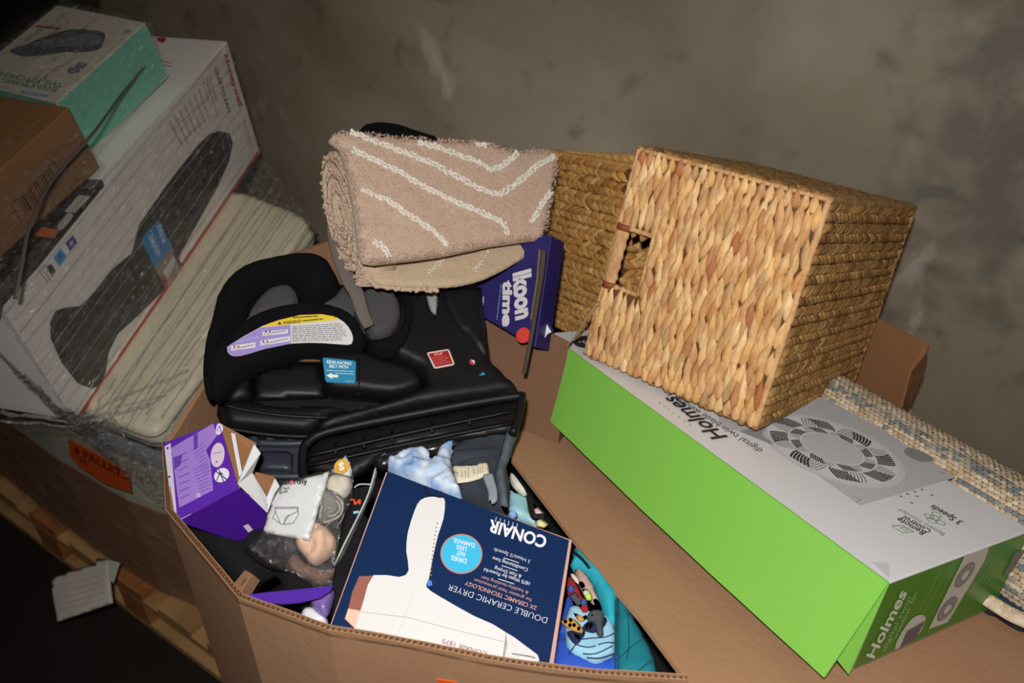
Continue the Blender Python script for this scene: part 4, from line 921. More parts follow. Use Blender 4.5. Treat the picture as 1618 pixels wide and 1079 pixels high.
# open violet carton at the left
c, D, R_, cor = fitted('purple', 1.0)
VIO = M('violet_board', (92, 40, 168), .4, var=.15, vscale=9, c2=(78, 32, 146)); LIL = (158, 124, 206)
t = thing('violet_carton', 'open violet carton with printed instructions tilted against the left rim of the bin', 'box', cor(0, 0, -1))
tf = pl3((258, 700, 1.17), (376, 772, 1.13), (282, 822, 1.115)); sdf = pl3((376, 772, 1.13), (282, 822, 1.115), (455, 815, 1.19))
tA, tB, tC, tD = tf.hit(258, 700), tf.hit(346, 667), tf.hit(377, 772), tf.hit(282, 824)
sC, sD = sdf.hit(455, 815), sdf.hit(380, 858)
panel('top_panel', [tA, tB, tC, tD], None, VIO, .002, t, world=True)
panel('side_panel', [tD+Z*0, tC, sC, sD], None, M('deep_violet_board', (70, 24, 140), .4), .002, t, world=True)
panel('inner_panel', [tC-tf.n*.003, tB-tf.n*.003, tf.up(-.02).hit(405, 700), tf.up(-.02).hit(402, 716)], None, CARDIN, .002, t, world=True)
panel('inner_panel', [tB-tf.n*.004, tA-tf.n*.004, tA-tf.n*.1, tB-tf.n*.1], None, CARDIN, .002, t, world=True)
panel('inner_panel', [P(400, 745, 1.19), P(434, 753, 1.20), P(424, 780, 1.20), P(440, 800, 1.21), P(410, 800, 1.2)], None, CARDIN, .002, t, world=True)
panel('white_flap', [P(376, 765, 1.13), P(402, 702, 1.125), P(412, 716, 1.13), P(399, 747, 1.145), P(422, 786, 1.165), P(435, 756, 1.165), P(444, 772, 1.17), P(424, 812, 1.165)], None, WHITE, .002, t, world=True)
panel('white_edge', [tf.up(.001).hit(*p) for p in c6((385, 105), (405, 108), (440, 298), (425, 320))], None, WHITE, .002, t, world=True)
pr = Print(tf, t)
pr.poly(c6((62, 172), (92, 155), (122, 495), (100, 500)), (205, 196, 222), 0)
for x, y in ((78, 180), (86, 320), (104, 490)): pr.disc(c6((x, y))[0], .0016, (60, 30, 110), 1, 10)
pr.poly(c6((95, 180), (300, 60), (318, 120), (265, 190), (285, 240), (300, 385), (135, 470)), LIL, 1)
DV = (104, 60, 172)
for k in range(7): pr.scribble(c6((128+k*2, 225+34*k))[0], c6((180+k*2, 200+34*k))[0], c6((126+k*2, 217+34*k))[0], DV, 2, 1, seed=k)
for k in range(9): pr.scribble(c6((205+k*6, 255+15*k-60))[0], c6((262+k*3, 210+18*k-60))[0], c6((203+k*6, 250+15*k-60))[0], DV, 2, 1, seed=k+20)
for k in range(8): pr.scribble(c6((205+k*5, 290+15*k))[0], c6((280+k*2, 255+17*k))[0], c6((203+k*5, 285+15*k))[0], DV, 2, 1, seed=k+30)
pr.poly(c6((205, 105), (226, 95), (225, 175), (206, 190)), DV, 2); pr.poly(c6((105, 225), (150, 215), (140, 265), (112, 285)), DV, 2)
o = tf.loc(*c6((322, 214))[0]); vv = tf.loc(*c6((322, 155))[0])-o; uu = tf.loc(*c6((356, 205))[0])-o
pr.poly([o+vv*math.cos(a*.3)+uu*math.sin(a*.3) for a in range(21)], (214, 196, 214), 2, local=True)
pr.scribble(c6((302, 210))[0], c6((345, 200))[0], c6((302, 204))[0], (120, 90, 160), 3, 1); pr.disc(c6((318, 248))[0], .0012, (90, 60, 140), 3)
o = tf.loc(*c6((342, 312))[0])
pr.disc(o, .0098, (228, 222, 232), 2, 30, local=True); pr.disc(o, .0098, (40, 30, 90), 1.5, 30, local=True); pr.disc(o, .0088, (228, 222, 232), 3, 30, local=True)
pr.line(c6((310, 290), (372, 338)), .0014, (40, 34, 90), 4); pr.line(c6((330, 285), (352, 345)), .0012, (40, 34, 90), 4); pr.line(c6((318, 340), (335, 300), (350, 310)), .0012, (40, 34, 90), 4)
pr.poly(c6((322, 62), (345, 68), (348, 95), (325, 118), (312, 100)), (226, 216, 232), 2, 2); pr.line(c6((318, 100), (332, 72), (340, 105)), .001, DV, 3)
pr.poly(c6((218, 400), (238, 400), (238, 420), (218, 420)), (190, 170, 220), 2)
pr.done()
pr = Print(sdf, t, 'side_artwork'); pr.poly(c6((444, 556), (468, 546), (492, 574), (470, 588)), (210, 200, 216), 0); pr.poly(c6((140, 520), (190, 495), (192, 502), (145, 530)), (190, 170, 220), 0); pr.done()
# garments below it
cloth('black_garment', 'black garment lying below the violet carton at the left rim', 'garment', [(285, 830), (340, 850), (400, 858), (440, 800), (530, 770), (600, 860), (560, 960), (470, 955), (430, 900), (390, 930), (330, 870)], 1.0, M('black_cotton', (16, 16, 20), .95, bump=.4, bscale=900), amp=.014, seed=4)
pkf = pl3((420, 845, 1.12), (560, 745, 1.15), (520, 900, 1.10))
def roll(name, label, px, up_, mat, h=.022, seed=1, group='rolled garments inside the clear bag'):
    o = puff(name, px, pkf.up(up_), mat, hf=h*.8, hb=.012, er=.014, res=.0032, amp=.008, ns=50, seed=seed, sm=3, hfun=lambda x, y: .0065*abs(math.sin((x*math.cos(seed)+y*math.sin(seed))*150+4*noise.noise(Vector((x*30, y*30, seed)))))); return tag(o, label, 'garment', group)
roll('rolled_garment', 'cream knickers rolled up at the top of the clear bag', c6((850, 360), (880, 315), (930, 308), (968, 325), (975, 370), (950, 415), (905, 430), (860, 400)), 0, M('cream_cotton', (226, 218, 200), .9, bump=.5, bscale=800), seed=1)
g_ = roll('rolled_garment', 'grey knickers rolled in a spiral in the clear bag', c6((808, 520), (815, 450), (840, 390), (900, 390), (935, 430), (930, 490), (905, 530), (860, 550), (820, 545)), .004, M('grey_cotton', (136, 134, 130), .9, var=.3, vscale=300, bump=.5, bscale=800), seed=2)
roll('rolled_garment', 'pale peach knickers rolled under the white insert', c6((700, 640), (740, 590), (800, 540), (860, 570), (895, 620), (890, 680), (840, 735), (790, 752), (750, 720)), .003, M('peach_cotton', (232, 190, 160), .9, bump=.4, bscale=800), seed=3)
roll('rolled_garment', 'brown knickers rolled at the lowest end of the bag', c6((665, 750), (700, 690), (760, 740), (840, 770), (885, 770), (880, 820), (840, 850), (780, 840), (700, 800)), -.004, M('brown_cotton', (120, 88, 78), .9, bump=.4, bscale=800), seed=4)
roll('rolled_garment', 'black knickers spread under the white insert in the bag', c6((450, 640), (500, 575), (560, 590), (700, 640), (720, 700), (670, 780), (560, 760), (470, 700)), -.006, M('black_cotton', (16, 16, 20)), h=.014, seed=5)
gf_ = pkf.up(.0215)
for l in (((818, 520), (826, 470), (860, 430), (905, 440), (915, 480), (880, 510), (845, 500), (850, 475), (880, 468)), ((835, 540), (880, 528), (920, 500), (928, 450), (895, 412), (845, 415)), ((822, 455), (860, 402), (905, 400))):
    tube('fold_edge', [gf_.hit(*q) for q in c6(*l)], .0015, M('light_grey_cotton', (168, 166, 160), .9), g_, seg=6)
t = thing('underwear_bag', 'clear bag of rolled underwear with a white printed insert beside the violet carton', 'bag', pkf.hit(500, 850))
INS = M('frosted_white_plastic', (216, 218, 218), .35, spec=.5, bump=.15, bscale=30)
ip = pkf.up(.027)
puff('white_insert', c6((540, 585), (552, 520), (575, 460), (598, 400), (632, 350), (700, 335), (866, 288), (845, 380), (812, 470), (790, 560), (770, 632), (700, 622), (620, 605), (560, 595)), ip, INS, hf=.001, hb=.002, er=.004, res=.006, amp=.003, ns=14, parent=t, sm=0)
puff('gold_label_corner', c6((862, 292), (905, 255), (945, 207), (962, 250), (976, 290), (970, 318), (930, 312)), ip.up(.001), WHITE, hf=.001, hb=.002, er=.003, res=.006, parent=t, sm=0, label='white triangular corner with a gold size disc')
pr = Print(ip.up(.0035), t)
pr.text('w', c6((640, 360))[0], c6((664, 357))[0], c6((636, 338))[0], (40, 40, 42), 2, .03); pr.disc(c6((681, 347))[0], .0024, (206, 56, 50), 2, 20)
pr.text('rthy', c6((694, 355))[0], c6((760, 352))[0], c6((690, 332))[0], (40, 40, 42), 2, .03)
pr.text('5 Pack', c6((628, 388))[0], c6((674, 378))[0], c6((626, 374))[0], (70, 70, 72), 2, .01); pr.text('Briefs', c6((625, 404))[0], c6((664, 394))[0], c6((623, 391))[0], (70, 70, 72), 2, .01)
for l in (((600, 468), (712, 466), (708, 490), (668, 508), (640, 550), (628, 548), (604, 490), (600, 468)), ((712, 468), (716, 500), (690, 545), (645, 552), (650, 520), (668, 505)), ((604, 485), (590, 520), (628, 548)), ((606, 474), (710, 472))):
    pr.line(c6(*l), .0009, (120, 122, 126), 2)
pr.disc(c6((926, 270))[0], .0098, (206, 158, 52), 1, 30); pr.text('S', c6((914, 288))[0], c6((940, 284))[0], c6((910, 254))[0], (236, 232, 222), 3, .05)
pr.done()
puff('clear_film', c6((535, 600), (560, 500), (640, 335), (870, 285), (945, 205), (985, 300), (975, 420), (925, 540), (910, 640), (890, 780), (880, 850), (800, 860), (700, 800), (560, 740), (470, 660)), pkf.up(.026), film('clear_bag_film', .97, .20, scale=(60, 60, 60), bump=.9, bdist=.03, gf=.07), hf=.008, hb=.001, er=.03, res=.006, amp=.006, ns=40, parent=t, sm=1, label='crinkled clear film')
# blister pack
bpf = pl3((530, 905, 1.12), (595, 740, 1.20), (560, 800, 1.17))
t = thing('blister_pack', 'slim black product card in a clear blister pack wedged left of the navy dryer box', 'package', bpf.hit(545, 890))
panel('backing_card', c6((905, 700), (930, 600), (950, 480), (985, 375), (1060, 362), (1052, 400), (1000, 520), (960, 610), (915, 710)), bpf, M('black_card', (20, 20, 22), .4), .002, t)
panel('clear_shell', c6((885, 750), (940, 640), (1000, 520), (1052, 410), (1060, 362), (1085, 275), (1096, 290), (1075, 380), (1020, 510), (930, 700), (895, 755)), bpf.up(.012), film('blister_plastic', .90, .1, tint=(200, 205, 205)), .003, t)
tube('shell_rim', [bpf.up(.014).hit(*p) for p in c6((888, 750), (940, 640), (1000, 520), (1055, 400), (1090, 275))], .0012, M('clear_edge_plastic', (190, 194, 192), .2), t)
tube('shell_rim', [bpf.up(.008).hit(*p) for p in c6((985, 372), (1010, 355), (1065, 355))], .001, M('clear_edge_plastic', (190, 194, 192), .2), t)
pr = Print(bpf, t); pr.line(c6((965, 432), (985, 432), (990, 455), (1005, 440), (1015, 432), (1012, 455)), .0026, (226, 84, 40), 2); pr.poly(c6((980, 490), (1005, 484), (1015, 494), (985, 502)), (150, 196, 210), 2); pr.done()
o = panel('curved_violet_card', c6((455, 893), (560, 880), (700, 868), (882, 848), (868, 872), (820, 905), (720, 928), (640, 935), (560, 930), (500, 912)), zpl(1.06), M('violet_card', (86, 48, 170), .4), .002)
tag(o, 'curved violet card lying along the front left rim of the bin', 'card')
t = thing('small_wooden_block', 'small brown wooden block standing in the dark by the left rim', 'block', P(380, 930, 1.10))
bw = pl3((375, 925, 1.09), (398, 905, 1.095), (388, 935, 1.08)); q = [bw.hit(*p) for p in c6((385, 850), (452, 768), (490, 790), (430, 885))]
hexa('block_body', q+[p-bw.n*.02 for p in q], [M('light_brown_wood', (150, 112, 84), .5, var=.3, vscale=60)], [0]*6, t, bev=.002)
pr = Print(bw, t); [pr.disc(c6((440+7*k, 845-11*k))[0], .0012, (70, 50, 40), 1, 8) for k in range(3)]; pr.done()
cloth('lilac_wrapper', 'crumpled shiny lilac wrapper at the corner of the dryer box', 'wrapper', c6((770, 920), (830, 880), (890, 870), (880, 940), (850, 1000), (800, 980)), 1.03, M('lilac_plastic', (128, 108, 176), .2, spec=.6), hf=.012, hb=.01, er=.01, amp=.008, ns=60, res=.004)
cloth('white_bag', 'white plastic bag corner poking out at the front rim', 'bag', c6((720, 1000), (770, 960), (850, 1000), (850, 1045), (780, 1050)), 1.02, M('white_plastic', (224, 224, 228), .3), hf=.01, hb=.01, er=.01, amp=.004, res=.005)
# clothes behind the dryer carton
TIE = M('blue_tie_dye_cotton', (222, 232, 240), .9, var=1, vscale=30, c2=(84, 150, 220), bump=.3, bscale=600)
cloth('tie_dye_shirt', 'light blue and white tie-dye shirt crumpled behind the navy dryer box', 'shirt', cj((60, 330), (160, 260), (270, 205), (360, 205), (435, 225), (440, 270), (400, 310), (470, 285), (500, 210), (590, 165), (700, 122), (795, 105), (760, 160), (660, 200), (620, 260), (640, 420), (700, 580), (500, 560), (200, 430)), 1.02, TIE, hf=.022, hb=.03, amp=.02, ns=32, seed=8, er=.012, res=.004)
DEN = M('washed_black_denim', (62, 68, 78), .95, var=.7, vscale=26, c2=(44, 48, 56), bump=.7, bscale=900)
t = thing('denim_trousers', 'dark blue-grey soft trousers with a cream size label between shirt and cardboard flap', 'trousers', atz(740, 780, 1.0))
puff('trouser_body', cj((600, 245), (650, 170), (730, 110), (830, 75), (950, 55), (1050, 75), (1100, 40), (1160, -30), (1190, 0), (1130, 150), (1080, 310), (1110, 440), (1100, 620), (1080, 730), (900, 680), (700, 580), (640, 440)), zpl(1.02), DEN, hf=.022, hb=.03, er=.02, res=.005, amp=.011, ns=18, seed=11, parent=t, sm=2)
puff('waistband', cj((600, 250), (640, 205), (760, 185), (860, 180), (960, 170), (1010, 150), (1000, 200), (930, 262), (780, 295), (690, 308), (615, 300)), zpl(1.035), DEN, hf=.014, hb=.01, er=.012, res=.005, amp=.004, ns=30, seed=3, parent=t, sm=2)
lz = zpl(1.05)
puff('size_label', cj((612, 300), (700, 300), (820, 285), (928, 262), (930, 320), (936, 375), (850, 415), (760, 440), (660, 452), (640, 400)), lz, M('cream_label', (226, 218, 192), .8, bump=.2, bscale=600), hf=.002, hb=.002, er=.004, res=.006, parent=t, sm=0, label='cream size label')
pr = Print(lz.up(.002), t, 'label_print')
for s_, a, b, u_ in (('12', (690, 385), (665, 390), (688, 358)), ('12', (830, 358), (812, 362), (826, 325))): pass
for x, y in ((668, 372), (812, 350)): pr.text('12', cj((x, y+16))[0], cj((x-3, y-14))[0], cj((x-16, y+18))[0], (110, 104, 92), 2, .01)
for x, y, h in ((705, 375, 60), (735, 372, 55), (760, 365, 90), (840, 350, 50), (860, 345, 45), (882, 330, 80)): pr.scribble(cj((x, y+h/2))[0], cj((x-2, y-h/2))[0], cj((x-8, y+h/2))[0], (140, 132, 116), 2, 1, seed=x)
pr.done()
ds = M('pale_blue_cord', (150, 162, 172), .9, bump=.5, bscale=900)
tube('drawstring', [atz(*p, 1.055) for p in cj((905, 388), (925, 450), (950, 520), (955, 590))], .0045, ds, t); tube('drawstring', [atz(*p, 1.056) for p in cj((940, 385), (955, 440), (975, 520), (975, 590), (950, 600))], .0045, ds, t)
cloth('grey_sleeve', 'blue-grey jersey sleeve hanging along the free edge of the cardboard flap', 'garment', cj((1100, -60), (1180, -90), (1190, 20), (1150, 110), (1100, 260), (1070, 340), (1090, 520), (1085, 700), (1030, 640), (980, 400), (1020, 230)), 1.045, M('blue_grey_jersey', (92, 102, 112), .95, var=.4, vscale=60, bump=.5, bscale=900), hf=.014, hb=.015, er=.014, amp=.008, seed=5)
cloth('teal_blouse', 'pale aqua satin blouse between trousers and flap', 'garment', cj((1085, 340), (1130, 500), (1180, 545), (1262, 560), (1290, 720), (1380, 830), (1200, 760), (1090, 720), (1095, 600)), 1.0, M('pale_aqua_satin', (150, 196, 206), .45, bump=.3, bscale=40), hf=.012, hb=.02, amp=.009, seed=6)
cloth('spotted_cloth', 'white cloth with grey spots peeking out beside the flap edge', 'garment', cj((1112, 360), (1180, 430), (1258, 550), (1210, 552), (1140, 490), (1110, 430)), 1.02, M('white_spotted_cotton', (226, 222, 212), .9, var=.6, vscale=60, c2=(150, 150, 150)), hf=.012, hb=.01, er=.01, amp=.003)
cloth('blue_sock', 'small pale blue sock tip above the dryer box edge', 'sock', cj((1080, 710), (1110, 685), (1160, 695), (1172, 730), (1130, 745)), 1.03, M('pale_blue_knit', (130, 176, 226), .9, bump=.5, bscale=600), hf=.012, hb=.01, er=.01, amp=.002)
o = tube('black_strap', [atz(*p, 1.03) for p in cj((1272, 570), (1285, 640), (1305, 720), (1340, 735), (1400, 730))], .004, M('black_webbing', (14, 14, 16), .8), None); tag(o, 'short black strap beside the cardboard flap', 'strap')
cloth('pink_cloth', 'scrap of pale pink cloth under the flap edge', 'garment', cj((1300, 620), (1345, 650), (1420, 735), (1360, 738), (1310, 700)), 1.02, M('pale_pink_cotton', (222, 180, 188), .9), hf=.006, hb=.01, er=.008, amp=.003)
cloth('yellow_tag', 'white tag with a yellow patch at the top right of the dryer box', 'tag', cj((1320, 775), (1385, 748), (1440, 800), (1400, 830), (1340, 815)), 1.03, M('white_yellow_tag', (226, 222, 190), .6, var=1, vscale=40, c2=(206, 190, 60)), hf=.003, hb=.003, er=.004, amp=.001, sm=0)
# clothes in front of the flap, right of the dryer carton
TEAL = M('teal_quilted_cotton', (20, 128, 142), .9, var=.4, vscale=14, c2=(12, 100, 114), bump=.5, bscale=700); TEALL = M('turquoise_lining', (38, 166, 186), .85, bump=.4, bscale=600)
RB = M('royal_blue_cotton', (44, 88, 196), .9, var=.5, vscale=10, c2=(30, 66, 160), bump=.4, bscale=600)
def cbz(pts, z): return cb(*pts)
cloth('blue_shirt', 'royal blue shirt at the bottom of the gap right of the dryer box', 'shirt', cb((60, 1060), (110, 720), (150, 500), (180, 420), (225, 430), (230, 600), (180, 700), (200, 830), (400, 930), (560, 870), (700, 900), (600, 1060), (400, 1100)), .985, RB, hf=.02, hb=.03, er=.02, amp=.014, ns=16, seed=9)
t = thing('teal_jacket', 'teal quilted jacket hanging beside the black gap under the flap', 'jacket', atz(960, 1000, .97))
puff('jacket_body', cb((545, 400), (600, 440), (700, 600), (780, 740), (840, 860), (870, 960), (865, 1060), (700, 1100), (545, 1060), (545, 700)), zpl(.99), TEAL, hf=.02, hb=.03, er=.02, res=.005, amp=.007, ns=15, seed=12, parent=t, sm=2)
puff('jacket_lining', cb((195, 195), (215, 130), (228, 50), (262, 60), (330, 130), (430, 240), (520, 340), (575, 430), (565, 560), (550, 690), (500, 640), (460, 560), (420, 450), (385, 340), (330, 260), (265, 205)), zpl(1.0), TEALL, hf=.018, hb=.02, er=.014, res=.005, amp=.006, ns=20, seed=2, parent=t, sm=2, label='turquoise lining')
for dx in (0, 22): tube('seam', [atz(*p, 1.018) for p in cb((555+dx, 430), (552+dx, 600), (550+dx, 780), (552+dx, 1010))], .0009, M('dark_teal_thread', (14, 84, 94), .9), t)
for pts in (((560, 900), (700, 780), (760, 740)), ((650, 540), (660, 760), (640, 900)), ((680, 1030), (760, 960), (840, 900))): tube('quilting', [atz(*p, 1.010) for p in cb(*pts)], .0008, M('dark_teal_thread', (14, 84, 94), .9), t)
tube('zip', [atz(*p, 1.022) for p in cb((235, 62), (300, 120), (350, 180))], .002, M('zip_teeth', (40, 44, 50), .4, metal=.5), t)
tk = zpl(1.003)
t = thing('printed_blanket', "child's light blue blanket with applique patches in the gap beside the teal jacket", 'blanket', tk.hit(930, 1000))
puff('blanket_body', cb((165, 560), (230, 480), (400, 560), (480, 560), (555, 670), (552, 850), (480, 900), (400, 935), (290, 905), (200, 850), (165, 760)), tk, M('light_blue_cotton', (150, 200, 222), .9, bump=.3, bscale=600), hf=.012, hb=.01, er=.012, res=.005, amp=.004, ns=16, seed=6, parent=t, sm=2)
puff('beige_lining', cb((240, 195), (290, 205), (350, 265), (400, 370), (430, 470), (380, 470), (300, 380), (240, 260)), tk, M('beige_pink_fleece', (190, 160, 146), .95, bump=.5, bscale=500), hf=.009, hb=.008, er=.01, res=.006, amp=.003, parent=t, sm=2)
NV = M('navy_cotton', (26, 34, 74), .9)
def patch(name, pts, mat, up_, lab=None, h=.004, sm=2): return puff(name, cb(*pts), tk.up(up_), mat, hf=h, hb=.004, er=.004, res=.004, parent=t, sm=sm, label=lab)
patch('navy_patch', ((175, 680), (240, 670), (320, 690), (290, 740), (250, 785), (200, 740)), NV, .012)
patch('navy_patch', ((290, 660), (350, 590), (460, 560), (490, 600), (450, 660), (380, 692)), NV, .012)
for p_ in (((228, 692), (245, 690), (262, 715), (250, 740)), ((250, 700), (266, 702), (282, 728), (268, 755)), ((315, 655), (332, 612), (350, 612), (335, 660)), ((340, 662), (356, 612), (376, 608), (378, 630), (358, 665)), ((445, 590), (456, 585), (460, 610)), ((466, 582), (478, 580), (484, 602))): patch('white_stripe', p_, PILEW, .0165, h=.0015, sm=0)
patch('spotted_patch', ((130, 600), (150, 585), (205, 570), (255, 598), (290, 640), (318, 685), (260, 685), (180, 650)), M('mustard_felt', (200, 150, 74), .9, bump=.5, bscale=500), .0165, 'mustard felt patch with rust spots')
for x, y in ((165, 600), (200, 628), (232, 628), (268, 655), (205, 590)): patch('rust_spot', [(x+15*math.cos(a*.785), y+17*math.sin(a*.785)) for a in range(8)], M('rust_felt', (120, 40, 28), .9), .0212, h=.001, sm=0)
patch('yellow_trim', ((225, 530), (300, 560), (325, 545), (330, 575), (300, 600), (265, 595)), M('mustard_felt', (200, 150, 74)), .018, h=.003)
patch('grey_patch', ((330, 580), (345, 535), (400, 510), (450, 530), (470, 570), (455, 620), (462, 700), (435, 728), (405, 690), (385, 610), (350, 600)), M('charcoal_felt', (74, 78, 84), .95, bump=.5, bscale=500), .019, 'charcoal felt patch', h=.006)
patch('yellow_dot', [(372+8*math.cos(a*.785), 553+9*math.sin(a*.785)) for a in range(8)], M('yellow_felt', (190, 180, 40), .9), .0258, h=.0012, sm=0)
patch('red_patch', ((182, 250), (225, 285), (262, 330), (292, 400), (338, 470), (342, 520), (300, 532), (262, 470), (180, 390)), M('red_felt', (164, 28, 42), .9, bump=.5, bscale=500), .013, h=.005)
patch('dark_patch', ((195, 395), (240, 370), (275, 420), (295, 480), (265, 480), (220, 430)), M('charcoal_felt', (74, 78, 84)), .0185, h=.003)
for x, y, r in ((208, 345, 30), (306, 450, 28)): patch('blue_wheel', [(x+r*math.cos(a*.785), y+r*math.sin(a*.785)) for a in range(8)], M('denim_blue_felt', (58, 86, 164), .9, bump=.5, bscale=500), .019, h=.005)
patch('white_patch', ((195, 232), (220, 228), (262, 262), (275, 310), (248, 300)), PILEW, .014, h=.004); patch('lime_patch', ((270, 290), (296, 290), (318, 322), (292, 336), (272, 318)), M('lime_felt', (190, 214, 90), .9), .0185, h=.003)
patch('lime_patch', ((292, 350), (340, 350), (366, 385), (374, 420), (350, 442), (322, 420)), M('lime_felt', (190, 214, 90)), .02, h=.003); patch('white_patch', ((292, 350), (336, 350), (350, 380), (318, 392)), PILEW, .0245, h=.001)
patch('white_patch', ((380, 430), (410, 425), (440, 470), (446, 510), (420, 500), (390, 460)), PILEW, .014, h=.004)
for pts in (((250, 780), (330, 800), (400, 790)), ((270, 740), (360, 730), (480, 720), (545, 690)), ((300, 850), (400, 850), (530, 790)), ((330, 880), (430, 885), (540, 850)), ((420, 780), (480, 765), (545, 765)), ((190, 850), (250, 770), (270, 745))): tube('stitched_line', [atz(*p, 1.0165) for p in cb(*pts)], .0007, M('navy_thread', (40, 60, 100), .9), t, k=3)
# ------------------------------------------------------------------ left stack
BRK = M('wrapped_kraft', (156, 114, 84), .7, var=.4, vscale=8, c2=(128, 92, 66))
q_ = [atz(-220, 600, .14), atz(0, 748, .14), atz(80, 812, .14), atz(150, 868, .14), atz(255, 935, .14), atz(350, 975, .14)]
cr = [Vector((p.x, p.y, 0)) for p in q_]; cr += [cr[-1]+pv*.2+pu*.04, cr[-1]+pv*.78, cr[0]+pv*.45]
def prism(name, pts, z0, z1, mat, parent, taper=0, bev=0):
    c_ = sum(pts, Vector())/len(pts); k = len(pts); up_ = [p.lerp(c_, taper) for p in pts]
    vs = [p+Z*z0 for p in pts]+[p+Z*z1 for p in up_]
    return link(name, vs, [tuple(range(k))[::-1], tuple(range(k, 2*k))]+[(i, (i+1) % k, (i+1) % k+k, i+k) for i in range(k)], mat, parent, smooth=False)
t = thing('octagonal_kraft_bin', 'low brown octagonal corrugated bin on the left pallet under the stack', 'box', sum(cr, Vector())/len(cr)+Z*.14)
prism('bin_wall', cr, .14, .45, BRK, t, .01)
t = thing('storage_tote', 'pale grey-green plastic tote in shrink wrap on the brown octagonal bin', 'storage box', sum(cr, Vector())/len(cr)+Z*.452)
cc_ = sum(cr, Vector())/len(cr); in1 = [p.lerp(cc_, .02) for p in cr]
TOT = M('pale_grey_green_plastic', (206, 206, 184), .4, var=.4, vscale=5, c2=(176, 178, 160), spec=.5)
prism('tote_body', in1, .452, .60, TOT, t, .05)
prism('tote_rim', [p.lerp(cc_, .02) for p in cr], .60, .625, M('cool_grey_plastic', (150, 158, 160), .35, spec=.5), t, .01)
# orange label on the tote
dl = (cr[4]-cr[3]).normalized(); ff = Frame(in1[3]+Z*.5, Vector((dl.y, -dl.x, 0)), dl).up(.03)
LBp = c3((290, 36), (420, 105), (548, 180), (560, 266), (440, 225), (330, 150), (300, 110))
OR = M('orange_paper', (214, 84, 26), .6)
lb = thing('orange_pallet_label', 'orange paper label with black lettering on the left wrapped stack', 'label', ff.hit(170, 735))
panel('label_sheet', LBp, ff, OR, .001, lb)
pr = Print(ff, lb, 'lettering'); pr.text('4 PALLETS', c3((318, 92))[0], c3((548, 212))[0], c3((314, 62))[0], (120, 40, 14), 1, .03); pr.text('36', c3((340, 128))[0], c3((375, 150))[0], c3((338, 108))[0], (120, 40, 14), 1, .03); pr.done()
# cream lids / trays
tw = FIT['tower']; TR = [Vector([r[i] for r in tw['R']]) for i in range(3)]
c, D, R_, cor = fitted('tower')
trf = Frame(cor(-1, -1, 1)-R_[1]*.013, R_[1], RT)
CRM = M('cream_plastic', (240, 230, 202), .4, var=.15, vscale=4, c2=(230, 218, 188), spec=.4)
o1 = [(150, 360), (260, 320), (368, 303), (430, 322), (474, 340), (487, 354), (484, 368), (380, 520), (278, 655), (262, 680), (240, 690), (210, 682), (110, 640), (0, 590), (-150, 520)]
GEN = 'plastic trays stacked under the tall white carton'
def lid(lbl, dz, shift, mat):
    o = puff('plastic_tray', [(x+shift[0], y+shift[1]) for x, y in o1], trf.up(dz), mat, hf=.010, hb=.018, er=.014, res=.016, sm=2); tag(o, lbl, 'tray', GEN); return o
lid('topmost cream plastic tray, directly under the tall white carton', 0, (0, 0), CRM)
lid('grey-cream tray second from the top of the three stacked trays', -.034, (8, 10), M('grey_cream_plastic', (190, 186, 168), .45, spec=.4))
lid('lowest grey tray of the three stacked trays, resting on the tote', -.068, (12, 16), M('grey_lid_plastic', (150, 152, 146), .4, spec=.4))
# tall white tower fan carton
t = thing('tower_fan_carton', 'long white carton picturing a black tower fan with a red stripe along its edge', 'box', cor(-1, -1, 0))
WB = M('matt_white_board', (240, 236, 230), .5, var=.2, vscale=5, c2=(226, 220, 214)); 
hexa('carton_body', [cor(-1, 1, 1), cor(-1, -1, 1), cor(1, -1, 1), cor(1, 1, 1), cor(-1, 1, -1), cor(-1, -1, -1), cor(1, -1, -1), cor(1, 1, -1)], [WB], [0]*6, t, bev=.003)
tff = Frame(cor(0, 0, 1), R_[2], R_[0]); pr = Print(tff, t); FB = M('printed_black_fan', (30, 30, 31), .4, var=.4, vscale=500, c2=(60, 60, 60))
pr.poly(c1((560, 1079), (590, 960), (700, 800), (840, 620), (890, 572), (935, 558), (978, 570), (992, 610), (975, 690), (930, 790), (880, 880), (770, 1079))+c2((745, 215), (690, 300), (600, 390), (500, 480), (462, 560), (450, 640), (425, 700), (390, 712), (330, 690), (260, 600), (215, 500), (212, 430), (235, 380), (280, 365), (340, 360), (400, 300), (480, 200)), FB, 0)
pr.poly(c1((940, 580), (975, 575), (985, 620), (970, 660), (948, 620)), (58, 60, 62), 1, 2)
RD = (190, 40, 36)
pr.line([(122, 662), (265, 452), (408, 240)], .009, RD, 0)
pr.text('Honeywell', ct((238, 300))[0], ct((345, 665))[0], ct((266, 292))[0], (196, 62, 50), 2, .035)
pr.text('QUIETCLEAN', ct((170, 392))[0], ct((268, 712))[0], ct((190, 384))[0], (50, 50, 54), 2, .02)
pr.text('Air Purifier', ct((372, 768))[0], ct((430, 978))[0], ct((394, 758))[0], (150, 148, 150), 2, 0)
pr.text('Tower Air Purifier with', ct((128, 440))[0], ct((178, 620))[0], ct((143, 436))[0], (110, 106, 106), 2, 0); pr.text('Washable Filter Cleaner', ct((104, 468))[0], ct((190, 745))[0], ct((120, 462))[0], (100, 96, 96), 2, 0); pr.text('4-in-1 effort', ct((84, 494))[0], ct((126, 630))[0], ct((100, 488))[0], (100, 96, 96), 2, 0)
for k in range(7): pr.scribble(c1((718+21*k, 515-22*k))[0], c1((780+19*k, 632-18*k))[0], c1((724+21*k, 511-22*k))[0], (150, 146, 146), 2, 1, seed=k)
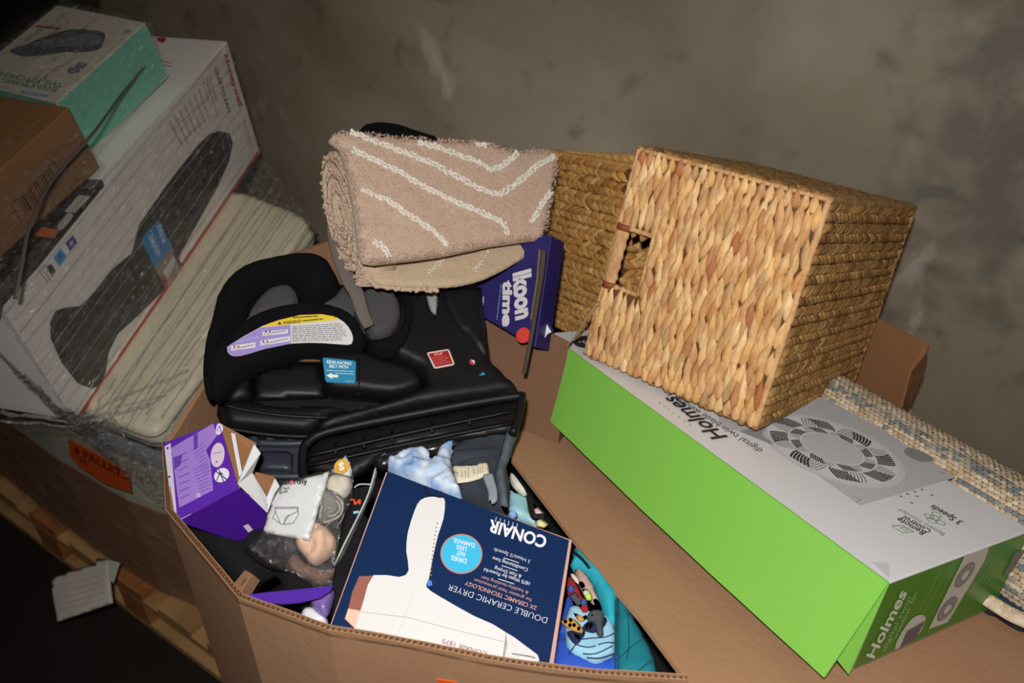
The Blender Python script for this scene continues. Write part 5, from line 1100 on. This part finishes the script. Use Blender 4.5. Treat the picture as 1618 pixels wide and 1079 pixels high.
for a, b in (((712, 520), (782, 628)), ((735, 555), (868, 425)), ((765, 610), (885, 500))): pr.line(c1(a, b), .0012, (130, 126, 126), 2)
pr.poly(c2((597, 75), (672, -8), (730, 105), (655, 195)), (56, 142, 206), 2)
pr.text('Filtre', c2((662, 20))[0], c2((690, 90))[0], c2((682, 10))[0], (200, 222, 240), 4, .02); pr.text('lavable', c2((628, 65))[0], c2((668, 150))[0], c2((650, 52))[0], (200, 222, 240), 4, .02)
pr.poly(c2((655, 195), (730, 105), (775, 190), (705, 290)), (150, 140, 128), 2); pr.poly(c2((690, 215), (735, 145), (748, 170), (710, 245)), (216, 214, 208), 3); pr.poly(c2((680, 238), (700, 230), (715, 275), (705, 290)), (170, 50, 44), 3)
pr.poly(c2((735, 130), (745, 125), (772, 185), (760, 200)), (60, 60, 50), 3)
pr.poly(c2((276, 92), (308, 56), (327, 90), (296, 128)), (74, 76, 160), 2); pr.line(c2((296, 84), (306, 100)), .004, (200, 200, 220), 3); pr.line(c2((308, 82), (292, 102)), .003, (200, 200, 220), 3)
pr.poly(c2((224, 152), (258, 113), (282, 148), (250, 190)), (48, 160, 216), 2); pr.line(c2((240, 140), (258, 160)), .005, (90, 110, 150), 3)
pr.poly(c2((195, 190), (215, 180), (236, 210), (218, 228)), (70, 68, 68), 2)
for k in range(3): pr.scribble(c2((158+12*k, 205-10*k))[0], c2((208+10*k, 272-14*k))[0], c2((162+12*k, 200-10*k))[0], (120, 118, 118), 2, 1, seed=k)
pr.done()
tpf = Frame(cor(0, 1, 0), R_[1], R_[0]); pr = Print(tpf, t, 'top_artwork'); pr.poly(c1((665, 165), (700, 160), (708, 172), (690, 185)), (190, 60, 50), 0, 2); pr.scribble(c1((690, 262))[0], c1((728, 272))[0], c1((690, 256))[0], (130, 100, 100), 0, 1); pr.scribble(c1((695, 280))[0], c1((738, 288))[0], c1((695, 274))[0], (130, 100, 100), 0, 1); pr.done()
TOPZ = tpf
# slim dark carton lying on it
sl = tpf.up(.012)
t = thing('dark_gift_box', 'slim black box with a copper stripe between the brown carton and the white carton', 'box', sl.hit(60, 400))
panel('box_body', cc((-40, 1090), (0, 990), (190, 780), (330, 610), (480, 430), (545, 352), (440, 345), (380, 380), (-60, 760), (-160, 1000)), sl, M('black_card_gloss', (30, 26, 28), .3), .012, t)
pr = Print(sl, t)
pr.poly(cc((182, 652), (225, 605), (322, 620), (290, 665)), (190, 100, 52), 1); pr.poly(cc((345, 522), (420, 436), (485, 440), (400, 530)), (196, 192, 180), 1)
pr.poly(cc((305, 605), (340, 560), (370, 530), (392, 545), (350, 600), (325, 622)), (200, 198, 190), 1, 2); pr.poly(cc((440, 400), (480, 352), (545, 352), (500, 405)), (104, 92, 104), 1); pr.done()
# mint carton
c, D, R_, cor = fitted('mint', .755)
t = thing('mint_carton', 'white-topped mint green cookware carton in shrink wrap at the top left', 'box', cor(0, 0, -1))
MINT = M('mint_print_board', (120, 204, 178), .5, var=.2, vscale=6, c2=(100, 186, 160)); MW = M('cream_white_board', (222, 214, 198), .5)
hexa('carton_body', [cor(-1, -1, 1), cor(1, -1, 1), cor(1, 1, 1), cor(-1, 1, 1), cor(-1, -1, -1), cor(1, -1, -1), cor(1, 1, -1), cor(-1, 1, -1)], [MW, MINT], [0, 1, 1, 1, 1, 1], t, bev=.003)
mf_ = Frame(cor(0, 0, 1), R_[2], R_[0]); pr = Print(mf_, t)
pr.poly(cm((90, 425), (200, 390), (330, 335), (500, 275), (640, 250), (800, 260), (900, 290), (880, 370), (850, 420), (700, 450), (560, 445), (420, 470), (250, 485), (130, 470)), (86, 90, 102), 0, 2)
pr.poly(cm((280, 380), (420, 330), (640, 305), (830, 305), (870, 370), (700, 400), (500, 400), (330, 410)), (120, 124, 134), 1, 2)
pr.line(cm((305, 225), (515, 250)), .006, (176, 72, 40), 1)
pr.poly(cm((568, 605), (600, 575), (680, 590), (690, 620), (600, 635)), (110, 118, 140), 1); pr.poly(cm((630, 570), (680, 530), (750, 548), (715, 590), (650, 590)), (130, 136, 150), 1)
tg = (84, 150, 126)
pr.text('EVERYTHING BUT', cm((492, 752))[0], cm((-150, 640))[0], cm((480, 788))[0], tg, 2, .02); pr.text('THE KITCHEN SINK', cm((540, 712))[0], cm((-200, 580))[0], cm((528, 750))[0], tg, 2, .02)
pr.scribble(cm((412, 815))[0], cm((175, 775))[0], cm((400, 850))[0], (110, 160, 200), 2, 1)
pr.poly(cm((1045, 270), (1090, 250), (1120, 268), (1070, 290)), (140, 190, 165), 1, 2); pr.done()
# brown carton
c, D, R_, cor = fitted('carton', .688)
t = thing('brown_carton', 'plain brown carton with a barcode at the left edge, in front of the mint carton', 'box', cor(0, 0, -1))
BR2 = M('brown_kraft', (146, 108, 74), .7, var=.5, vscale=5, c2=(118, 84, 56), stretch=(1, 1, 5))
hexa('carton_body', [cor(-1, -1, 1), cor(1, -1, 1), cor(1, 1, 1), cor(-1, 1, 1), cor(-1, -1, -1), cor(1, -1, -1), cor(1, 1, -1), cor(-1, 1, -1)], [M('brown_kraft_top', (150, 110, 72), .6, var=.3, vscale=6), BR2], [0, 1, 1, 1, 1, 1], t, bev=.003)
bfz = Frame(cor(0, -1, 0), -R_[1], R_[0]); pr = Print(bfz, t, 'barcode'); DB = (64, 46, 30)
pr.line(cc((55, 480), (90, 450)), .002, DB, 1); pr.line(cc((55, 480), (112, 575)), .0016, DB, 1); pr.line(cc((250, 280), (285, 255), (325, 330)), .0018, DB, 1)
for k in range(15):
    x, y = 92+11.5*k, 455-12.5*k; L__ = 78+(k % 3)*6; wd = .0012+.0011*((k*7) % 3); pr.line(cc((x, y), (x+L__*.58, y+L__*.92)), wd, DB, 1)
pr.done()
# dark bag at the very back left
o = puff('black_plastic_bag', [(-80, 130), (-60, -40), (40, -60), (150, -40), (110, 10), (70, 30), (20, 60), (-10, 100)], pl3((0, 60, 1.88), (90, 0, 2.06), (-40, -40, 2.12)), M('black_plastic_film', (20, 20, 22), .2, spec=.6), hf=.03, hb=.1, er=.05, res=.015, amp=.02, ns=14)
tag(o, 'shiny black plastic bag behind the mint carton in the top left corner', 'bag')
# plastic twine
tp = [(236, 96), (190, 152), (150, 207), (110, 252), (72, 300), (46, 360), (34, 420), (24, 472)]; td = [1.84, 1.72, 1.60, 1.55, 1.49, 1.42, 1.38, 1.36]
o = tube('plastic_twine', [P(x, y, d_) for (x, y), d_ in zip(tp, td)], (.0036, .0015), M('grey_twine', (96, 94, 92), .4), None, flat=FW); tag(o, 'grey plastic twine crossing the brown carton on the left stack', 'twine')
# shrink wrap
def sheet(patches, name, mat, label):
    vs, fs = [], []
    for cs, nu, nv_, amp, seed in patches:
        a, b, c_, d_ = [P(*q) for q in cs]; o = len(vs); nn_ = (b-a).cross(d_-a).normalized()
        for i in range(nu+1):
            for j in range(nv_+1):
                u_, v_ = i/nu, j/nv_; p = a.lerp(b, u_).lerp(d_.lerp(c_, u_), v_)
                w_e = math.sin(math.pi*u_)**.5*math.sin(math.pi*v_)**.5 if 0 < u_ < 1 and 0 < v_ < 1 else 0
                p = p+nn_*amp*w_e*(1-abs(noise.noise(Vector((u_*3+seed, v_*16, seed))))*2+.5*noise.noise(Vector((u_*20, v_*40, seed)))); vs.append(p)
        for i in range(nu):
            for j in range(nv_): k = o+i*(nv_+1)+j; fs.append((k, k+1, k+nv_+2, k+nv_+1))
    ob = link(name, vs, fs, mat); return tag(ob, label, 'shrink wrap')
FL = film('stretch_film', .94, .22, tint=(232, 230, 224), bump=1, scale=(60, 22, 60), bdist=.06, gf=.10)
def dep(fr_, x, y, off=.012): return (x, y, (fr_.up(off).hit(x, y)-CAM).dot(FW))
T_ = tff
sheet([([dep(T_, -20, 470), dep(T_, 361, 64), dep(T_, 412, 240), dep(T_, 120, 672)], 60, 40, .004, 1),
       ([dep(T_, 120, 668), dep(T_, 408, 238), dep(trf, 492, 352, .014), dep(trf, 270, 696, .014)], 50, 40, .010, 2),
       ([dep(T_, -60, 500), dep(T_, 120, 668), dep(trf, 270, 700, .005), (262, 810, 1.88)], 70, 60, .022, 3)][:3], 'shrink_wrap', FL, 'clear wrinkled stretch film over the white carton and cream lids on the left')
SW = bpy.data.objects['shrink_wrap']; CR = film('crease_film', .80, .16, tint=(236, 234, 228), bump=1, scale=(90, 90, 90), bdist=.01, gf=.12)
rc = random.Random(5)
def crease(fr_, a, b, r, off, wob=5, nm='film_crease'):
    pts = []
    for i in range(7):
        s = i/6; pts.append(fr_.up(off+rc.uniform(0, .004)).hit(a[0]+(b[0]-a[0])*s+rc.uniform(-wob, wob)*.5, a[1]+(b[1]-a[1])*s+rc.uniform(-wob, wob)*.4))
    tube(nm, pts, lambda u_: (r*(.5+rc.random()), r*.45), CR, SW, seg=6, k=3)
for k in range(13):   # pulled folds fanning over the trays
    s = k/12; crease(trf, (150+s*115+rc.uniform(-9, 9), 668-s*5+rc.uniform(-12, 10)), (402+s*86, 292+s*62+rc.uniform(-6, 6)), rc.uniform(.0007, .0020), .017)
for k in range(11):   # and along the tall white carton
    s = k/10; crease(tff, (8+s*105, 492+s*165), (352+s*52, 78+s*150), rc.uniform(.0005, .0012), .014, 3)
for a, b, r in (((2, 652), (120, 668), .005), ((0, 664), (128, 676), .003), ((110, 668), (208, 618), .004), ((122, 672), (236, 640), .005), ((205, 620), (300, 585), .004), ((150, 655), (262, 622), .003), ((170, 650), (196, 690), .003), ((140, 660), (180, 600), .002), ((232, 640), (292, 600), .003)):
    crease(trf, a, b, r, .028, 6, 'film_fold')
film2 = []
cw = [p+(p-cc_).normalized()*.012 for p in cr[:6]]
vs, fs = [], []
zz = [.15+.46*k/26 for k in range(27)]
cols = []
for i in range(5):
    for k in range(14 if i < 4 else 15): cols.append(cw[i].lerp(cw[i+1], k/14))
for i, p in enumerate(cols):
    d_ = (p-cc_).normalized()
    for j, z in enumerate(zz): vs.append(p+Z*z+d_*(.010*noise.noise(Vector((i*.35+j*.25, j*.5, 2)))+.006*noise.noise(Vector((i*.9, j*1.1, 7)))+.004))
for i in range(len(cols)-1):
    for j in range(26): k = i*27+j; fs.append((k, k+27, k+28, k+1))
o = link('shrink_wrap', vs, fs, film('stretch_film_dense', .92, .22, tint=(214, 206, 196), bump=1, scale=(12, 12, 30), bdist=.03, gf=.06)); tag(o, 'cloudy stretch film wound around the low brown bin and the grey tote', 'shrink wrap')
# film over the mint carton and bag
a_ = mf_
sheet([([dep(a_, -90, 140, .012), dep(a_, 98, -2, .03), dep(a_, 238, 34, .010), dep(a_, 85, 168, .012)], 50, 40, .012, 5),
       ([dep(a_, 85, 168, .012), dep(a_, 238, 34, .010), (262, 118, 1.86), (152, 250, 1.70)], 40, 30, .006, 6)], 'shrink_wrap', film('stretch_film_top', .92, .22, tint=(230, 228, 222), bump=1, scale=(60, 60, 60), bdist=.05, gf=.10), 'crinkled clear film over the mint carton at the top left')
sheet([([(-160, 330, 1.36), dep(mf_, 95, 168, .02), (166, 262, 1.64), (0, 500, 1.39)], 40, 40, .006, 8)], 'shrink_wrap', FL, 'clear stretch film over the brown barcode carton')
# papers on the pallet
PAP = M('off_white_paper', (214, 206, 200), .8, var=.2, vscale=12)
o = panel('mint_paper_sheet', c3((460, 552), (512, 566), (484, 652), (470, 640)), pl3((172, 883, 2.10), (189, 889, 2.08), (178, 921, 2.06)), M('mint_paper', (190, 202, 180), .8), .001); tag(o, 'small pale green paper sheet behind the white sheet on the left pallet edge', 'paper')
pf = pl3((82, 912, 2.14), (170, 890, 2.10), (90, 983, 2.08))
t = thing('paper_sheet', 'white printed paper sheet hanging off the edge of the left pallet', 'paper', pf.hit(130, 970))
puff('sheet', c3((216, 632), (280, 608), (410, 568), (412, 546), (465, 552), (472, 640), (484, 738), (360, 780), (238, 822), (222, 730)), pf, PAP, hf=.001, hb=.001, er=.003, res=.01, amp=.004, ns=12, sm=0, parent=t)
pr = Print(pf.up(.006), t, 'faint_print')
for k in range(5): pr.scribble(c3((250, 670+26*k))[0], c3((450, 615+26*k))[0], c3((249, 664+26*k))[0], (196, 184, 178), 1, 1, seed=k)
pr.done()
# ------------------------------------------------------------------ pieces that belong to a part go one level down
def kids(o): return [c for c in S.objects if c.parent == o]
def base_name(o): return o.name.split('.')[0]
NEST = {'printed_artwork': ('carton_body', 'top_panel', 'white_insert', 'box_body', 'backing_card', 'block_body', 'blanket_body'), 'end_artwork': ('carton_body',), 'top_artwork': ('carton_body',), 'side_artwork': ('side_panel',),
        'barcode': ('carton_body',), 'lettering': ('label_sheet',), 'label_print': ('size_label',), 'chevron_stripe': ('pile_face',), 'pile_loops': ('pile_face',), 'backing_stripe': ('backing_flap',), 'lower_pile_edge': ('backing_flap',),
        'handle_binding': ('handle',), 'warning_label': ('cover_edge',), 'belt_path_label': ('belt_guide',), 'guide_seam': ('belt_guide',), 'caution_label': ('body_panel',), 'small_labels': ('body_panel',), 'seam': ('jacket_body',),
        'quilting': ('jacket_body',), 'zip': ('jacket_lining',), 'waistband': ('trouser_body',), 'adjuster_plate': ('adjuster_block',), 'adjuster_tab': ('adjuster_block',), 'adjuster_bar': ('adjuster_block',), 'ledge_lip': ('ledge',),
        'rim_liner': ('front_wall',), 'rim_flute': ('front_wall',), 'orange_sticker': ('front_wall',), 'faint_print': ('sheet',), 'binding_stitches': ('rug_binding',), 'tan_stitches': ('rug_roll',), 'blue_grey_stitches': ('rug_roll',), 'stitched_line': ('blanket_body',)}
for top in [o for o in S.objects if o.parent is None and o.type == 'EMPTY']:
    ks = kids(top)
    for c in ks:
        for tgt in NEST.get(base_name(c), ()):
            m = [k for k in ks if base_name(k) == tgt]
            if m: c.parent = m[0]; break
